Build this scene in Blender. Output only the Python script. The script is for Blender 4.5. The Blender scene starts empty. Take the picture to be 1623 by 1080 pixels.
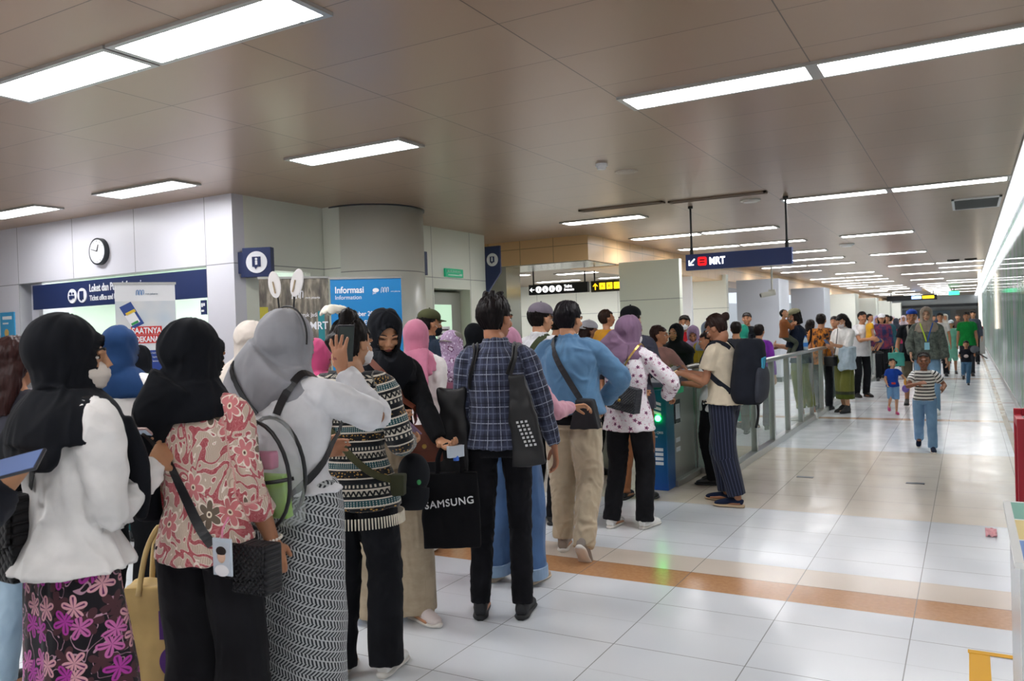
import bpy, bmesh, math, random
import numpy as np
from mathutils import Vector, Matrix
from mathutils.bvhtree import BVHTree
S = bpy.context.scene; C = S.collection
PI = math.pi
# ------------------------------------------------------------ camera, world, exposure
FPX = 1280.93
YAW, PITCH, ROLL = -0.514064, -0.011647, -0.0332698
_f = Vector((math.sin(YAW)*math.cos(PITCH), math.cos(YAW)*math.cos(PITCH), math.sin(PITCH)))
_r = Vector((math.cos(YAW), -math.sin(YAW), 0)); _u = _r.cross(_f)
_r2 = _r*math.cos(ROLL)+_u*math.sin(ROLL); _u2 = -_r*math.sin(ROLL)+_u*math.cos(ROLL)
cam = bpy.data.cameras.new('camera'); cam.sensor_width = 36; cam.lens = FPX/1623*36
cam.clip_start = .05; cam.clip_end = 200
camo = bpy.data.objects.new('camera', cam); C.objects.link(camo)
mm = Matrix((_r2, _u2, -_f)).transposed().to_4x4(); mm.translation = (0, 0, 1.5)
camo.matrix_world = mm; S.camera = camo
cam.dof.use_dof = True; cam.dof.focus_distance = 4.6; cam.dof.aperture_fstop = 6.3
W = bpy.data.worlds.new('world'); S.world = W; W.use_nodes = True
W.node_tree.nodes['Background'].inputs[0].default_value = (.80, .88, 1, 1)
W.node_tree.nodes['Background'].inputs[1].default_value = .55
S.view_settings.view_transform = 'Standard'; S.view_settings.look = 'None'
S.view_settings.gamma = 1; S.view_settings.use_curve_mapping = False
S.view_settings.exposure = 1.08
try:
    S.cycles.use_denoising = True; S.cycles.max_bounces = 9; S.cycles.diffuse_bounces = 5
    S.cycles.glossy_bounces = 4; S.cycles.transparent_max_bounces = 16; S.cycles.sample_clamp_indirect = 6
    S.cycles.caustics_reflective = False; S.cycles.caustics_refractive = False
except Exception: pass
LAMP = 12.5      # strength of the ceiling diffusers

# ------------------------------------------------------------ helpers
def lin(h):
    if isinstance(h, (tuple, list)): return tuple(h)+((1,) if len(h) == 3 else ())
    h = h.lstrip('#'); o = []
    for i in (0, 2, 4):
        c = int(h[i:i+2], 16)/255
        o.append(c/12.92 if c <= .04045 else ((c+.055)/1.055)**2.4)
    return tuple(o)+(1,)
class G:
    """small builder for node materials"""
    def __init__(s, name, rough=.7, metal=0, spec=.5, sheen=0):
        s.m = bpy.data.materials.new(name); s.m.use_nodes = True
        s.t = s.m.node_tree; s.b = s.t.nodes['Principled BSDF']
        s.b.inputs['Roughness'].default_value = rough; s.b.inputs['Metallic'].default_value = metal
        s.b.inputs['Specular IOR Level'].default_value = spec
        if sheen: s.b.inputs['Sheen Weight'].default_value = sheen; s.b.inputs['Sheen Roughness'].default_value = .5
    def put(s, node, key, v):
        i = node.inputs[key]
        if isinstance(v, bpy.types.NodeSocket): s.t.links.new(v, i)
        elif v is not None:
            if i.type == 'RGBA': v = lin(v)
            i.default_value = v
    def node(s, t, **kw):
        n = s.t.nodes.new(t)
        for k, v in kw.items(): setattr(n, k, v)
        return n
    def obj(s): return s.node('ShaderNodeTexCoord').outputs['Object']
    def uv(s):
        return s.node('ShaderNodeAttribute', attribute_name='guv').outputs['Vector']
    def xyz(s, v):
        n = s.node('ShaderNodeSeparateXYZ'); s.put(n, 0, v); return n.outputs[0], n.outputs[1], n.outputs[2]
    def vec(s, x, y, z=0):
        n = s.node('ShaderNodeCombineXYZ'); s.put(n, 0, x); s.put(n, 1, y); s.put(n, 2, z); return n.outputs[0]
    def ma(s, op, a, b=None, c=None):
        n = s.node('ShaderNodeMath', operation=op); s.put(n, 0, a)
        if b is not None: s.put(n, 1, b)
        if c is not None: s.put(n, 2, c)
        return n.outputs[0]
    def vm(s, op, a, b=None):
        n = s.node('ShaderNodeVectorMath', operation=op); s.put(n, 0, a)
        if b is not None: s.put(n, 1, b)
        return n.outputs['Value'] if op in ('LENGTH', 'DISTANCE', 'DOT_PRODUCT') else n.outputs[0]
    def scale(s, v, k):
        n = s.node('ShaderNodeVectorMath', operation='MULTIPLY'); s.put(n, 0, v); n.inputs[1].default_value = k if isinstance(k, tuple) else (k, k, k); return n.outputs[0]
    def noise(s, v, sc=5, detail=2, rough=.5, dist=0):
        n = s.node('ShaderNodeTexNoise'); s.put(n, 'Vector', v); n.inputs['Scale'].default_value = sc
        n.inputs['Detail'].default_value = detail; n.inputs['Roughness'].default_value = rough; n.inputs['Distortion'].default_value = dist
        return n.outputs['Fac']
    def noisec(s, v, sc=5):
        n = s.node('ShaderNodeTexNoise'); s.put(n, 'Vector', v); n.inputs['Scale'].default_value = sc; return n.outputs['Color']
    def voro(s, v, sc=5, out='Distance', rnd=1.0, feature='F1'):
        n = s.node('ShaderNodeTexVoronoi', feature=feature); s.put(n, 'Vector', v); n.inputs['Scale'].default_value = sc
        n.inputs['Randomness'].default_value = rnd; return n.outputs[out]
    def ramp(s, f, *stops, const=False):
        n = s.node('ShaderNodeValToRGB'); s.put(n, 0, f); e = n.color_ramp.elements
        if const: n.color_ramp.interpolation = 'CONSTANT'
        while len(e) < len(stops): e.new(.5)
        for i, (p, c) in enumerate(stops): e[i].position = p; e[i].color = lin(c)
        return n.outputs[0]
    def mix(s, f, a, b):
        n = s.node('ShaderNodeMix', data_type='RGBA'); s.put(n, 0, f)
        for k, v in ((6, a), (7, b)):
            if isinstance(v, bpy.types.NodeSocket): s.t.links.new(v, n.inputs[k])
            else: n.inputs[k].default_value = lin(v)
        return n.outputs[2]
    def lt(s, a, b): return s.ma('LESS_THAN', a, b)
    def gt(s, a, b): return s.ma('GREATER_THAN', a, b)
    def line(s, x, per, w, off=0):
        """1 within w of every multiple of per"""
        a = s.ma('ADD', x, -off+per*1000.5); a = s.ma('MODULO', a, per); a = s.ma('SUBTRACT', a, per/2); a = s.ma('ABSOLUTE', a); return s.lt(a, w/2)
    def band(s, x, lo, hi):
        return s.ma('MULTIPLY', s.gt(x, lo), s.lt(x, hi))
    def col(s, v):
        i = s.b.inputs['Base Color']
        if isinstance(v, bpy.types.NodeSocket): s.t.links.new(v, i)
        else: i.default_value = lin(v)
        return s
    def rough(s, v): s.put(s.b, 'Roughness', v); return s
    def bump(s, h, st=.3, dist=.01):
        n = s.node('ShaderNodeBump'); n.inputs['Strength'].default_value = st; n.inputs['Distance'].default_value = dist
        s.put(n, 'Height', h); s.t.links.new(n.outputs[0], s.b.inputs['Normal']); return s
MC = {}
def mat(col, rough=.7, metal=0, spec=.5, name='plain', emit=0, alpha=1, trans=0):
    k = (str(col), rough, metal, spec, emit, alpha, trans)
    if k not in MC:
        g = G(name, rough, metal, spec); g.col(col)
        if emit:
            g.b.inputs['Emission Color'].default_value = lin(col); g.b.inputs['Emission Strength'].default_value = emit
        if alpha < 1: g.b.inputs['Alpha'].default_value = alpha
        if trans: g.b.inputs['Transmission Weight'].default_value = trans
        MC[k] = g.m
    return MC[k]
def cloth(col, weave=350, st=.25, sheen=.25, rough=.85, var=.12):
    k = ('cloth', str(col), weave, st)
    if k not in MC:
        c = lin(col); lum = sum(c[:3])/3; g = G('cloth', rough, 0, .12+.1*min(1, lum*4), sheen*min(1, .08+lum*2.5)); u = g.obj()
        n = g.noise(u, 9, 3)
        a = tuple(min(1, x*(1+var)) for x in c[:3])+(1,); b = tuple(x*(1-var) for x in c[:3])+(1,)
        g.col(g.ramp(n, (.3, b), (.7, a))); g.bump(g.noise(u, weave, 1), st*.5, .0015); MC[k] = g.m
    return MC[k]
class MB:
    """collects shapes into ONE mesh object"""
    def __init__(s): s.v = []; s.f = []; s.mi = []; s.cur = 0
    def add(s, vs, fs):
        o = len(s.v); s.v += [tuple(p) for p in vs]; s.f += [tuple(o+i for i in f) for f in fs]; s.mi += [s.cur]*len(fs); return s
    def box(s, x0, x1, y0, y1, z0, z1):
        return s.add([(x, y, z) for x in (x0, x1) for y in (y0, y1) for z in (z0, z1)],
                     [(0, 1, 3, 2), (4, 6, 7, 5), (0, 4, 5, 1), (2, 3, 7, 6), (0, 2, 6, 4), (1, 5, 7, 3)])
    def quad(s, a, b, c, d): return s.add([a, b, c, d], [(0, 1, 2, 3)])
    def prism(s, poly, d):
        """poly: list of 3-D points, extruded by vector d"""
        n = len(poly); d = Vector(d); p = [Vector(q) for q in poly]
        return s.add(p+[q+d for q in p], [tuple(range(n))[::-1], tuple(range(n, 2*n))]+[(i, (i+1) % n, n+(i+1) % n, n+i) for i in range(n)])
    def tube(s, pts, rad, ax=(1, 0, 0), n=14, sub=4, caps=True):
        """loft through pts; rad = number or (a,b) per point, a along ax"""
        P = [Vector(p) for p in pts]
        if not isinstance(rad, list): rad = [rad]*len(P)
        R = [(r, r) if isinstance(r, (int, float)) else tuple(r) for r in rad]
        if len(P) > 2 and sub > 1:
            Q = []; RR = []; m = len(P)
            for i in range(m-1):
                p0, p1, p2, p3 = P[max(i-1, 0)], P[i], P[i+1], P[min(i+2, m-1)]
                r0, r1, r2, r3 = R[max(i-1, 0)], R[i], R[i+1], R[min(i+2, m-1)]
                for k in range(sub):
                    t = k/sub; a = -.5*t+t*t-.5*t**3; b = 1-2.5*t*t+1.5*t**3; c = .5*t+2*t*t-1.5*t**3; e = -.5*t*t+.5*t**3
                    Q.append(p0*a+p1*b+p2*c+p3*e)
                    RR.append(tuple(max(.0004, r0[j]*a+r1[j]*b+r2[j]*c+r3[j]*e) for j in (0, 1)))
            Q.append(P[-1]); RR.append(R[-1]); P, R = Q, RR
        ax = Vector(ax); vs = []; m = len(P)
        for i in range(m):
            t = (P[min(i+1, m-1)]-P[max(i-1, 0)])
            if t.length < 1e-9: t = Vector((0, 0, 1))
            t.normalize(); a = ax-t*ax.dot(t)
            if a.length < 1e-3: a = Vector((0, 1, 0))-t*t.y
            a.normalize(); b = t.cross(a)
            for k in range(n):
                w = 2*PI*k/n; vs.append(P[i]+a*math.cos(w)*R[i][0]+b*math.sin(w)*R[i][1])
        fs = [(i*n+k, i*n+(k+1) % n, (i+1)*n+(k+1) % n, (i+1)*n+k) for i in range(m-1) for k in range(n)]
        if caps: fs += [tuple(range(n))[::-1], tuple(range((m-1)*n, m*n))]
        return s.add(vs, fs)
    def ell(s, c, r, rot=None, nu=20, nv=12):
        c = Vector(c); R = rot if rot is not None else Matrix.Identity(3)
        vs = [c+R @ Vector((0, 0, r[2]))]
        for j in range(1, nv):
            th = PI*j/nv
            for i in range(nu):
                a = 2*PI*i/nu; vs.append(c+R @ Vector((r[0]*math.sin(th)*math.cos(a), r[1]*math.sin(th)*math.sin(a), r[2]*math.cos(th))))
        vs.append(c+R @ Vector((0, 0, -r[2]))); L = len(vs)-1
        fs = [(0, 1+i, 1+(i+1) % nu) for i in range(nu)]
        fs += [(1+j*nu+i, 1+(j+1)*nu+i, 1+(j+1)*nu+(i+1) % nu, 1+j*nu+(i+1) % nu) for j in range(nv-2) for i in range(nu)]
        fs += [(1+(nv-2)*nu+i, L, 1+(nv-2)*nu+(i+1) % nu) for i in range(nu)]
        return s.add(vs, fs)
    def cyl(s, a, b, r, n=20, r2=None): return s.tube([a, b], [r, r if r2 is None else r2], n=n, sub=1)
    def build(s, name, mats, parent=None, bevel=0, smooth=False, loc=None, rotz=0, segs=2):
        me = bpy.data.meshes.new(name); me.from_pydata(s.v, [], s.f)
        for m in (mats if isinstance(mats, list) else [mats]): me.materials.append(m)
        if isinstance(mats, list): me.polygons.foreach_set('material_index', s.mi)
        if smooth: me.polygons.foreach_set('use_smooth', [True]*len(me.polygons))
        me.update(); bm = bmesh.new(); bm.from_mesh(me); bmesh.ops.recalc_face_normals(bm, faces=bm.faces)
        if bevel:
            ed = [e for e in bm.edges if len(e.link_faces) == 2 and e.calc_face_angle(0) > .6]
            bmesh.ops.bevel(bm, geom=ed, offset=bevel, segments=segs, affect='EDGES', profile=.5)
        bm.to_mesh(me); bm.free()
        o = bpy.data.objects.new(name, me); C.objects.link(o)
        if loc: o.location = loc
        o.rotation_euler[2] = rotz
        if parent: o.parent = parent
        return o
def tag(o, label=None, cat=None, group=None, kind=None):
    if label: o['label'] = label
    if cat: o['category'] = cat
    if group: o['group'] = group
    if kind: o['kind'] = kind
    return o
def empty(name, loc, rotz=0):
    o = bpy.data.objects.new(name, None); C.objects.link(o); o.location = loc; o.rotation_euler[2] = rotz; return o
def struct(o): o['kind'] = 'structure'; return o
def relabel(o, label): o['label'] = label; return o
def letters(txt, size, loc, rot, m, parent=None, name='lettering', depth=.002, bold=0, sx=1, align='LEFT', shear=0, sp=1):
    """writing: rot = (right vector, up vector)"""
    c = bpy.data.curves.new(name, 'FONT'); c.body = txt; c.size = size; c.extrude = depth; c.offset = bold; c.align_x = align; c.shear = shear; c.space_character = sp
    o = bpy.data.objects.new('tmp', c); C.objects.link(o)
    bpy.context.view_layer.update(); dg = bpy.context.evaluated_depsgraph_get()
    me = bpy.data.meshes.new_from_object(o.evaluated_get(dg)); bpy.data.objects.remove(o); bpy.data.curves.remove(c)
    r = Vector(rot[0]).normalized(); u = Vector(rot[1]).normalized(); nrm = r.cross(u)
    M4 = Matrix((r*sx, u, nrm)).transposed().to_4x4(); M4.translation = loc
    me.transform(M4); me.materials.clear(); me.materials.append(m)
    for p in me.polygons: p.material_index = 0
    ob = bpy.data.objects.new(name, me); C.objects.link(ob)
    if parent: ob.parent = parent
    return ob
WHITE = mat('f2f3f5', .5, name='white paint'); BLACK = mat('111214', .45, name='black plastic')
STEEL = mat('a9aaa6', .32, .9, name='brushed steel'); DARKSTEEL = mat('4b4d50', .4, .6, name='dark metal')
NAVY = mat('1f2f5c', .45, name='navy sign panel')
# ------------------------------------------------------------ setting
g = G('floor tile', .16, 0, .5); x, y, z = g.xyz(g.obj())
n1 = g.noise(g.obj(), 1.3, 2); base = g.ramp(n1, (.3, 'd5dadf'), (.7, 'e0e3e6'))
per = 8.85
yy = g.ma('MODULO', g.ma('ADD', y, per*4), per)
st = g.ma('MULTIPLY', g.gt(yy, 4.467), g.lt(yy, 4.775)); st2 = g.band(yy, 4.775, 5.09)
far = g.gt(y, 10.1); st2n = g.ma('MULTIPLY', st2, g.lt(y, 10.1))
c = g.mix(g.band(y, 6.63, 9.98), base, 'd3c8b8'); c = g.mix(st2n, c, 'd9cdbf')
thin = g.ma('MULTIPLY', far, g.ma('MAXIMUM', g.band(yy, 4.25, 4.5), g.ma('MULTIPLY', g.band(yy, 7.1, 7.35), .35)))
c = g.mix(g.ma('MULTIPLY', st, g.lt(y, 10.1)), c, g.ramp(g.noise(g.obj(), 40, 2), (.3, 'b8875e'), (.7, 'c49468')))
c = g.mix(thin, c, 'b79b80')
c = g.mix(g.band(x, .40, .47), c, 'a48f78')
gx = g.line(x, .615, .005, -.27); gy = g.ma('MAXIMUM', g.line(y, .615, .005, 3.54), g.ma('MULTIPLY', g.line(y, .3075, .004, 3.54), .35))
gr = g.ma('MAXIMUM', gx, gy); c = g.mix(g.ma('MULTIPLY', gr, .75), c, '70706e'); g.col(c)
g.rough(g.ramp(g.noise(g.obj(), 3, 3), (.3, (.15,)*3), (.7, (.27,)*3))); g.bump(g.ma('SUBTRACT', 1, gr), .2, .001)
FLOOR = g.m
o = struct(MB().quad((-16, -4, 0), (3, -4, 0), (3, 75, 0), (-16, 75, 0)).build('floor', FLOOR))
# ceiling: tan metal panels
g = G('ceiling panel', .30, .25, .5); x, y, z = g.xyz(g.obj())
gr = g.ma('MAXIMUM', g.line(x, 1.2, .007, -.76), g.line(y, .62, .005, 5.3))
cell = g.vec(g.ma('FLOOR', g.ma('DIVIDE', g.ma('ADD', x, .76), 1.2)), g.ma('FLOOR', g.ma('DIVIDE', g.ma('ADD', y, -5.3), .62)), 0)
wn = g.node('ShaderNodeTexWhiteNoise'); g.put(wn, 'Vector', cell)
c = g.mix(wn.outputs['Value'], 'a8907a', 'ad957f'); g.col(g.mix(g.ma('MULTIPLY', gr, .8), c, '3b322b'))
nz = g.noise(g.obj(), 1.1, 2); g.bump(g.ma('ADD', g.ma('MULTIPLY', nz, .6), g.ma('MULTIPLY', wn.outputs['Value'], .15)), .12, .03)
CEIL = g.m
mb = MB().box(-5.25, .66, -4, 75, 3.0, 3.15); mb.box(-16, -5.25, -4, 11.86, 3.0, 3.15)
struct(mb.build('ceiling', CEIL))
def seam_mat(name, col, xs=(), ys=(), zs=(), rough=.32, spec=.5, line='55585a', tint=None):
    g = G(name, rough, 0, spec); x, y, z = g.xyz(g.obj()); acc = None
    for s_, L in ((x, xs), (y, ys), (z, zs)):
        for q in L:
            l = g.lt(g.ma('ABSOLUTE', g.ma('SUBTRACT', s_, q)), .005); acc = l if acc is None else g.ma('MAXIMUM', acc, l)
    c = lin(col)
    g.col(g.mix(g.ma('MULTIPLY', acc, .7), c, line) if acc is not None else c); return g.m
# ticket office front (faces the camera side), opening for the counter window
wf = seam_mat('white wall panel', 'dcdce4', xs=(-10.34, -9.2, -8.06, -6.91), zs=(2.29,))
mb = MB()
mb.box(-16, -6.5, 5.8, 5.95, 2.29, 3.0)                 # above
mb.box(-16, -10.34, 5.8, 5.95, 0, 2.29)
mb.box(-6.91, -6.5, 5.8, 5.95, 0, 2.29)
mb.box(-10.34, -6.91, 5.8, 5.95, 0, 1.02)
struct(mb.build('wall_front', wf))
mb = MB(); mb.box(-10.34, -10.1, 5.95, 6.3, 1.02, 2.29); struct(mb.build('trim_1', mat('d6d6de', .4)))
mb = MB(); mb.box(-10.34, -6.91, 5.72, 6.25, 1.0, 1.05); struct(mb.build('trim_2', mat('b9babd', .3, .6)))
# fascia of the counter
fas = MB().box(-10.1, -6.91, 5.83, 5.87, 1.96, 2.26).build('fascia_sign', NAVY)
tag(fas, 'long navy fascia sign over the ticket office counter window, reading Loket dan Pusat Informasi', 'sign')
WL = mat('eef0f4', .5, name='white lettering')
letters('Loket dan Pusat Informasi', .125, (-8.95, 5.825, 2.125), ((1, 0, 0), (0, 0, 1)), WL, fas, sx=.72, bold=.002)
letters('Ticket office and Information', .09, (-8.95, 5.825, 2.02), ((1, 0, 0), (0, 0, 1)), WL, fas, sx=.72, bold=.001)
for k, cx in enumerate((-9.28, -9.09)):
    b = MB(); b.cyl((cx, 5.83, 2.09), (cx, 5.82, 2.09), .085, 28); d = b.build('pictogram_disc', WL, fas)
    b = MB()
    if k: b.box(cx-.035, cx+.035, 5.812, 5.82, 2.04, 2.14); b.box(cx-.012, cx+.002, 5.812, 5.82, 2.025, 2.05)
    else:
        b.cyl((cx-.025, 5.82, 2.12), (cx-.025, 5.812, 2.12), .017, 14); b.cyl((cx+.03, 5.82, 2.12), (cx+.03, 5.812, 2.12), .013, 14)
        b.box(cx-.05, cx, 5.812, 5.82, 2.05, 2.095); b.box(cx+.012, cx+.05, 5.812, 5.82, 2.06, 2.095)
    b.build('pictogram', NAVY, d)
# glass of the counter window and inside of the office
GL = G('window glass', .05); GL.col('eef5f0'); GL.b.inputs['Alpha'].default_value = .12; GLASS = GL.m
wg = MB().box(-10.1, -6.91, 5.9, 5.91, 1.05, 1.96).build('window_1', GLASS); struct(wg)
MB().box(-8.5, -8.46, 5.88, 5.93, 1.05, 1.96).build('window_frame', STEEL, wg)
OW = mat('dfeee2', .6, name='pale green office wall')
mb = MB(); mb.box(-16, -6.5, 8.6, 8.7, 0, 3.0); mb.box(-12.1, -12, 5.95, 8.6, 0, 3.0); struct(mb.build('wall_office', OW))
struct(MB().box(-12, -6.66, 5.96, 8.6, 2.85, 2.9).build('trim_3', OW))
# office side (facing the hall)
SG = seam_mat('grey green wall panel', 'e6e9dc', ys=(9.31, 10.3), zs=(2.29,), rough=.3)
mb = MB()
mb.box(-6.66, -6.5, 5.95, 8.4, 2.24, 3.0); mb.box(-6.66, -6.5, 5.95, 6.16, 0, 2.24); mb.box(-6.66, -6.5, 6.9, 8.4, 0, 2.24)
mb.box(-6.66, -6.5, 6.16, 6.9, 0, .95)
mb.box(-6.75, -6.5, 8.3, 9.34, 0, 3.0); mb.box(-6.75, -6.5, 9.34, 10.28, 2.14, 3.0); mb.box(-6.75, -6.5, 10.28, 10.74, 0, 3.0)
mb.box(-9, -6.75, 10.6, 10.74, 0, 3.0)
struct(mb.build('wall_side', SG))
struct(MB().box(-6.6, -6.59, 6.16, 6.9, .95, 2.24).build('window_2', GLASS))
struct(MB().box(-6.49, -6.24, 7.12, 7.4, 0, 3.0).build('trim_4', SG))
PG = seam_mat('pillar cladding', 'e8eadf', zs=(2.24,), rough=.3, spec=.6)
b = MB(); b.cyl((-6.24, 7.725, 0), (-6.24, 7.725, 3.0), .605, 64); p = b.build('round_pillar', PG)
for q in p.data.polygons: q.use_smooth = abs(q.normal.z) < .5
struct(p)
b = MB(); b.cyl((-6.24, 7.725, 2.985), (-6.24, 7.725, 3.0), .625, 64); struct(b.build('trim_5', DARKSTEEL))
# door
dr = MB().box(-6.72, -6.68, 9.34, 10.28, 0, 2.1).build('door_1', mat('a9aaa2', .35, .3)); struct(dr)
MB().box(-6.678, -6.672, 9.5, 10.02, 1.0, 1.92).build('pane', mat('bfe0c4', .3, emit=.35, name='lit door pane'), dr)
f = MB(); f.box(-6.67, -6.665, 9.62, 9.95, 1.3, 1.6); nt = f.build('notice', WHITE, dr)
for k in range(4): MB().box(-6.663, -6.661, 9.66, 9.91, 1.54-k*.06, 1.56-k*.06).build('notice_line', mat('4a3b40'), nt)
f = MB(); f.cyl((-6.68, 10.16, 1.02), (-6.62, 10.16, 1.02), .02); f.box(-6.63, -6.61, 10.04, 10.18, 1.0, 1.03); f.build('handle', STEEL, dr)
ex = MB().box(-6.5, -6.47, 9.6, 10.06, 2.31, 2.43).build('exit_sign', mat('0f8f66', .4, emit=.25)); tag(ex, 'green emergency exit sign above the office door', 'sign')
letters('JALUR EVAKUASI', .05, (-6.467, 9.63, 2.375), ((0, 1, 0), (0, 0, 1)), mat('d8f3e4'), ex, sx=.95)
b = MB(); b.box(-6.468, -6.465, 9.66, 9.95, 2.33, 2.345); b.box(-6.468, -6.465, 9.95, 10.02, 2.33, 2.36); b.build('arrow', mat('d8f3e4'), ex)
# info signs
def info(loc, w, h, face, label, pent=False):
    e = empty('information_sign', loc)
    tag(e, label, 'sign'); b = MB()
    # face in local x/z plane, looking to -y
    if pent: b.prism([(0, 0, 0), (w, 0, 0), (w, 0, -h*.55), (0, 0, -h)], (0, .04, 0))
    else: b.box(0, w, 0, .09, -h, 0)
    b.build('panel', NAVY, e, bevel=.003)
    cz = -h*.5 if not pent else -h*.28; r = min(w, h)*.37
    b = MB(); b.cyl((w/2, 0, cz), (w/2, -.006, cz), r, 32); d = b.build('disc', WL, e)
    b = MB(); b.box(w/2-r*.4, w/2+r*.4, -.012, -.006, cz-r*.42, cz+r*.5); b.prism([(w/2-r*.2, -.012, cz-r*.42), (w/2+r*.1, -.012, cz-r*.42), (w/2-r*.1, -.012, cz-r*.65)], (0, .006, 0)); b.build('book_mark', NAVY, d)
    b = MB(); b.box(w/2-.012, w/2+.012, -.015, -.012, cz-r*.25, cz+r*.15); b.cyl((w/2, -.012, cz+r*.28), (w/2, -.015, cz+r*.28), .013, 12); b.build('letter_i', WL, d)
    e.rotation_euler[2] = face; return e
s1 = info((-6.44, 5.86, 2.44), .30, .30, 0, 'square navy information sign projecting from the white office corner')
MB().box(-.06, 0, .02, .07, -.26, -.04).build('bracket', NAVY, s1)
s1.rotation_euler[2] = math.radians(24)
info((-6.5, 10.74, 2.82), .27, .75, 0, 'tall pointed navy information sign at the far end of the office wall', True)
MB().box(-.02, .012, 0, 0.02, -.3, -.2).build('bracket', NAVY, s1)
o = MB().box(-6.49, -6.40, 9.0, 9.06, 2.3, 2.62).build('wall_bracket', NAVY); tag(o, 'small navy sign edge beside the round pillar', 'sign')
o = MB().box(-7.0, -6.92, 5.785, 5.8, 1.78, 1.93).build('notice_plate', NAVY); tag(o, 'small navy notice plate on the white post right of the counter', 'notice')
b = MB(); b.box(-6.985, -6.965, 5.78, 5.785, 1.86, 1.9); b.box(-6.955, -6.935, 5.78, 5.785, 1.87, 1.9); b.box(-6.985, -6.95, 5.78, 5.785, 1.81, 1.83); b.build('pictogram', WL, o)
# poster on the far left
po = MB().box(-10.76, -10.45, 5.785, 5.8, 1.62, 1.95).build('poster', mat('3f9fd0', .5)); tag(po, 'light blue poster on the white wall at the far left', 'poster')
b = MB(); b.box(-10.70, -10.5, 5.78, 5.785, 1.86, 1.9); b.box(-10.7, -10.58, 5.78, 5.785, 1.8, 1.82); b.build('poster_text', WL, po)
b = MB(); b.ell((-10.62, 5.782, 1.69), (.05, .004, .05)); b.build('poster_picture', mat('d9b46a'), po)
p2 = MB().box(-10.76, -10.45, 5.785, 5.8, 1.3, 1.6).build('paper_notice', mat('e6ecef')); tag(p2, 'pale paper notice under the light blue poster', 'notice')
b = MB(); [b.box(-10.72, -10.5, 5.78, 5.785, 1.55-k*.035, 1.56-k*.035) for k in range(6)]; b.build('printed_lines', mat('b0627a'), p2)
# clock
ck = empty('wall_clock', (-8.66, 5.8, 2.57)); tag(ck, 'round black rimmed wall clock above the ticket counter', 'clock')
b = MB(); b.tube([(0, 0, 0), (0, -.05, 0)], [.155, .155], n=48, sub=1); b.build('rim', mat('20262b', .3), ck)
b = MB(); b.cyl((0, -.05, 0), (0, -.053, 0), .135, 40); fc = b.build('dial', mat('eef1f6', .3), ck)
b = MB(); b.prism([(-.012, -.056, 0), (.012, -.056, 0), (.035, -.056, .075), (.022, -.056, .078)], (0, .002, 0)); b.build('hour_hand', BLACK, ck)
b = MB(); b.prism([(.012, -.059, -.006), (0, -.059, .008), (-.108, -.059, .034), (-.108, -.059, .028)], (0, .002, 0)); b.build('minute_hand', BLACK, ck)
b = MB()
for k in range(12):
    a = k*PI/6; b.prism([(math.sin(a)*.11-.003, -.0535, math.cos(a)*.11), (math.sin(a)*.11+.003, -.0535, math.cos(a)*.11), (math.sin(a)*.128+.003, -.0535, math.cos(a)*.128), (math.sin(a)*.128-.003, -.0535, math.cos(a)*.128)], (0, -.001, 0))
b.build('hour_marks', BLACK, fc)
# bulkhead and low ceiling of the side concourse
TAN = seam_mat('tan bulkhead panel', 'e0b988', xs=[-5.25-.62*k for k in range(1, 12)], ys=[11.86+.62*k for k in range(1, 70)][:24], zs=(2.86,), rough=.38, line='6d5640')
mb = MB(); mb.box(-16, -5.25, 11.86, 13.2, 2.6, 3.1); mb.box(-6.2, -5.25, 13.2, 75, 2.58, 3.1)
struct(mb.build('wall_bulkhead', TAN))
struct(MB().box(-16, -5.26, 13.2, 32, 2.72, 2.8).build('trim_6', mat('8f7d68', .4, .2)))
struct(MB().box(-15.9, -5.3, 11.9, 13.15, 2.585, 2.6).build('trim_7', mat('b5b3a8', .22, .6)))
CR = seam_mat('cream wall', 'eeefe2', zs=(1.9,), xs=(-8, -9.2, -10.4, -6.8), rough=.4)
struct(MB().box(-16, -5.15, 19.9, 20.1, 0, 2.72).build('wall_back', CR))
struct(MB().box(-16.1, -16, -4, 75, 0, 3.1).build('wall_left', mat('d9d9d6', .5)))
struct(MB().box(-7.35, -6.85, 12.0, 12.5, 0, 2.6).build('square_pillar', mat('a9a99f', .25, .5)))
COL = [seam_mat('grey green column', 'e2e7d6', zs=(1.95,), rough=.3), seam_mat('white column', 'c6cad4', rough=.4), seam_mat('cream column', 'd0d2c8', rough=.4)]
for k, (y0, mi) in enumerate(((12.9, 0), (20.9, 1), (28.2, 1), (36.6, 2), (45.5, 2), (54, 2), (63, 2))):
    c_ = MB().box(-5.15, -4.1, y0, y0+(1.3 if k else .14), .12, 2.6).build('square_column', COL[mi]); struct(c_)
    struct(MB().box(-5.17, -4.08, y0-.02, y0+(1.32 if k else .16), 0, .12).build('baseboard_left', mat('2d2f33', .4)))
o = MB().box(-6.9, -5.3, 17.5, 17.6, 0, 2.72).build('wall_partition', mat('e8eaec', .4)); struct(o)
# far end of the concourse
FE = mat('c9cbc9', .5)
mb = MB(); mb.box(-16, 3, 72, 72.2, 0, 3.1); struct(mb.build('wall_far', FE))
struct(MB().box(-5.2, .66, 66, 66.2, 2.35, 3.0).build('trim_8', mat('cfd4d6', .4)))
struct(MB().box(-5.2, .66, 65.9, 66, 2.2, 2.4).build('trim_9', mat('23262b', .4)))
for k, (x0, x1, z0, z1, cl) in enumerate(((-4.6, -3.4, 0, 2.1, '6f7683'), (-2.4, -1.2, .3, 2.0, '7d8f9a'), (-.8, .5, 0, 2.0, '8d8276'))):
    o = MB().box(x0, x1, 71.7, 71.95, z0, z1).build('door_%d' % (k+2), mat(cl, .4)); struct(o)
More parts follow.
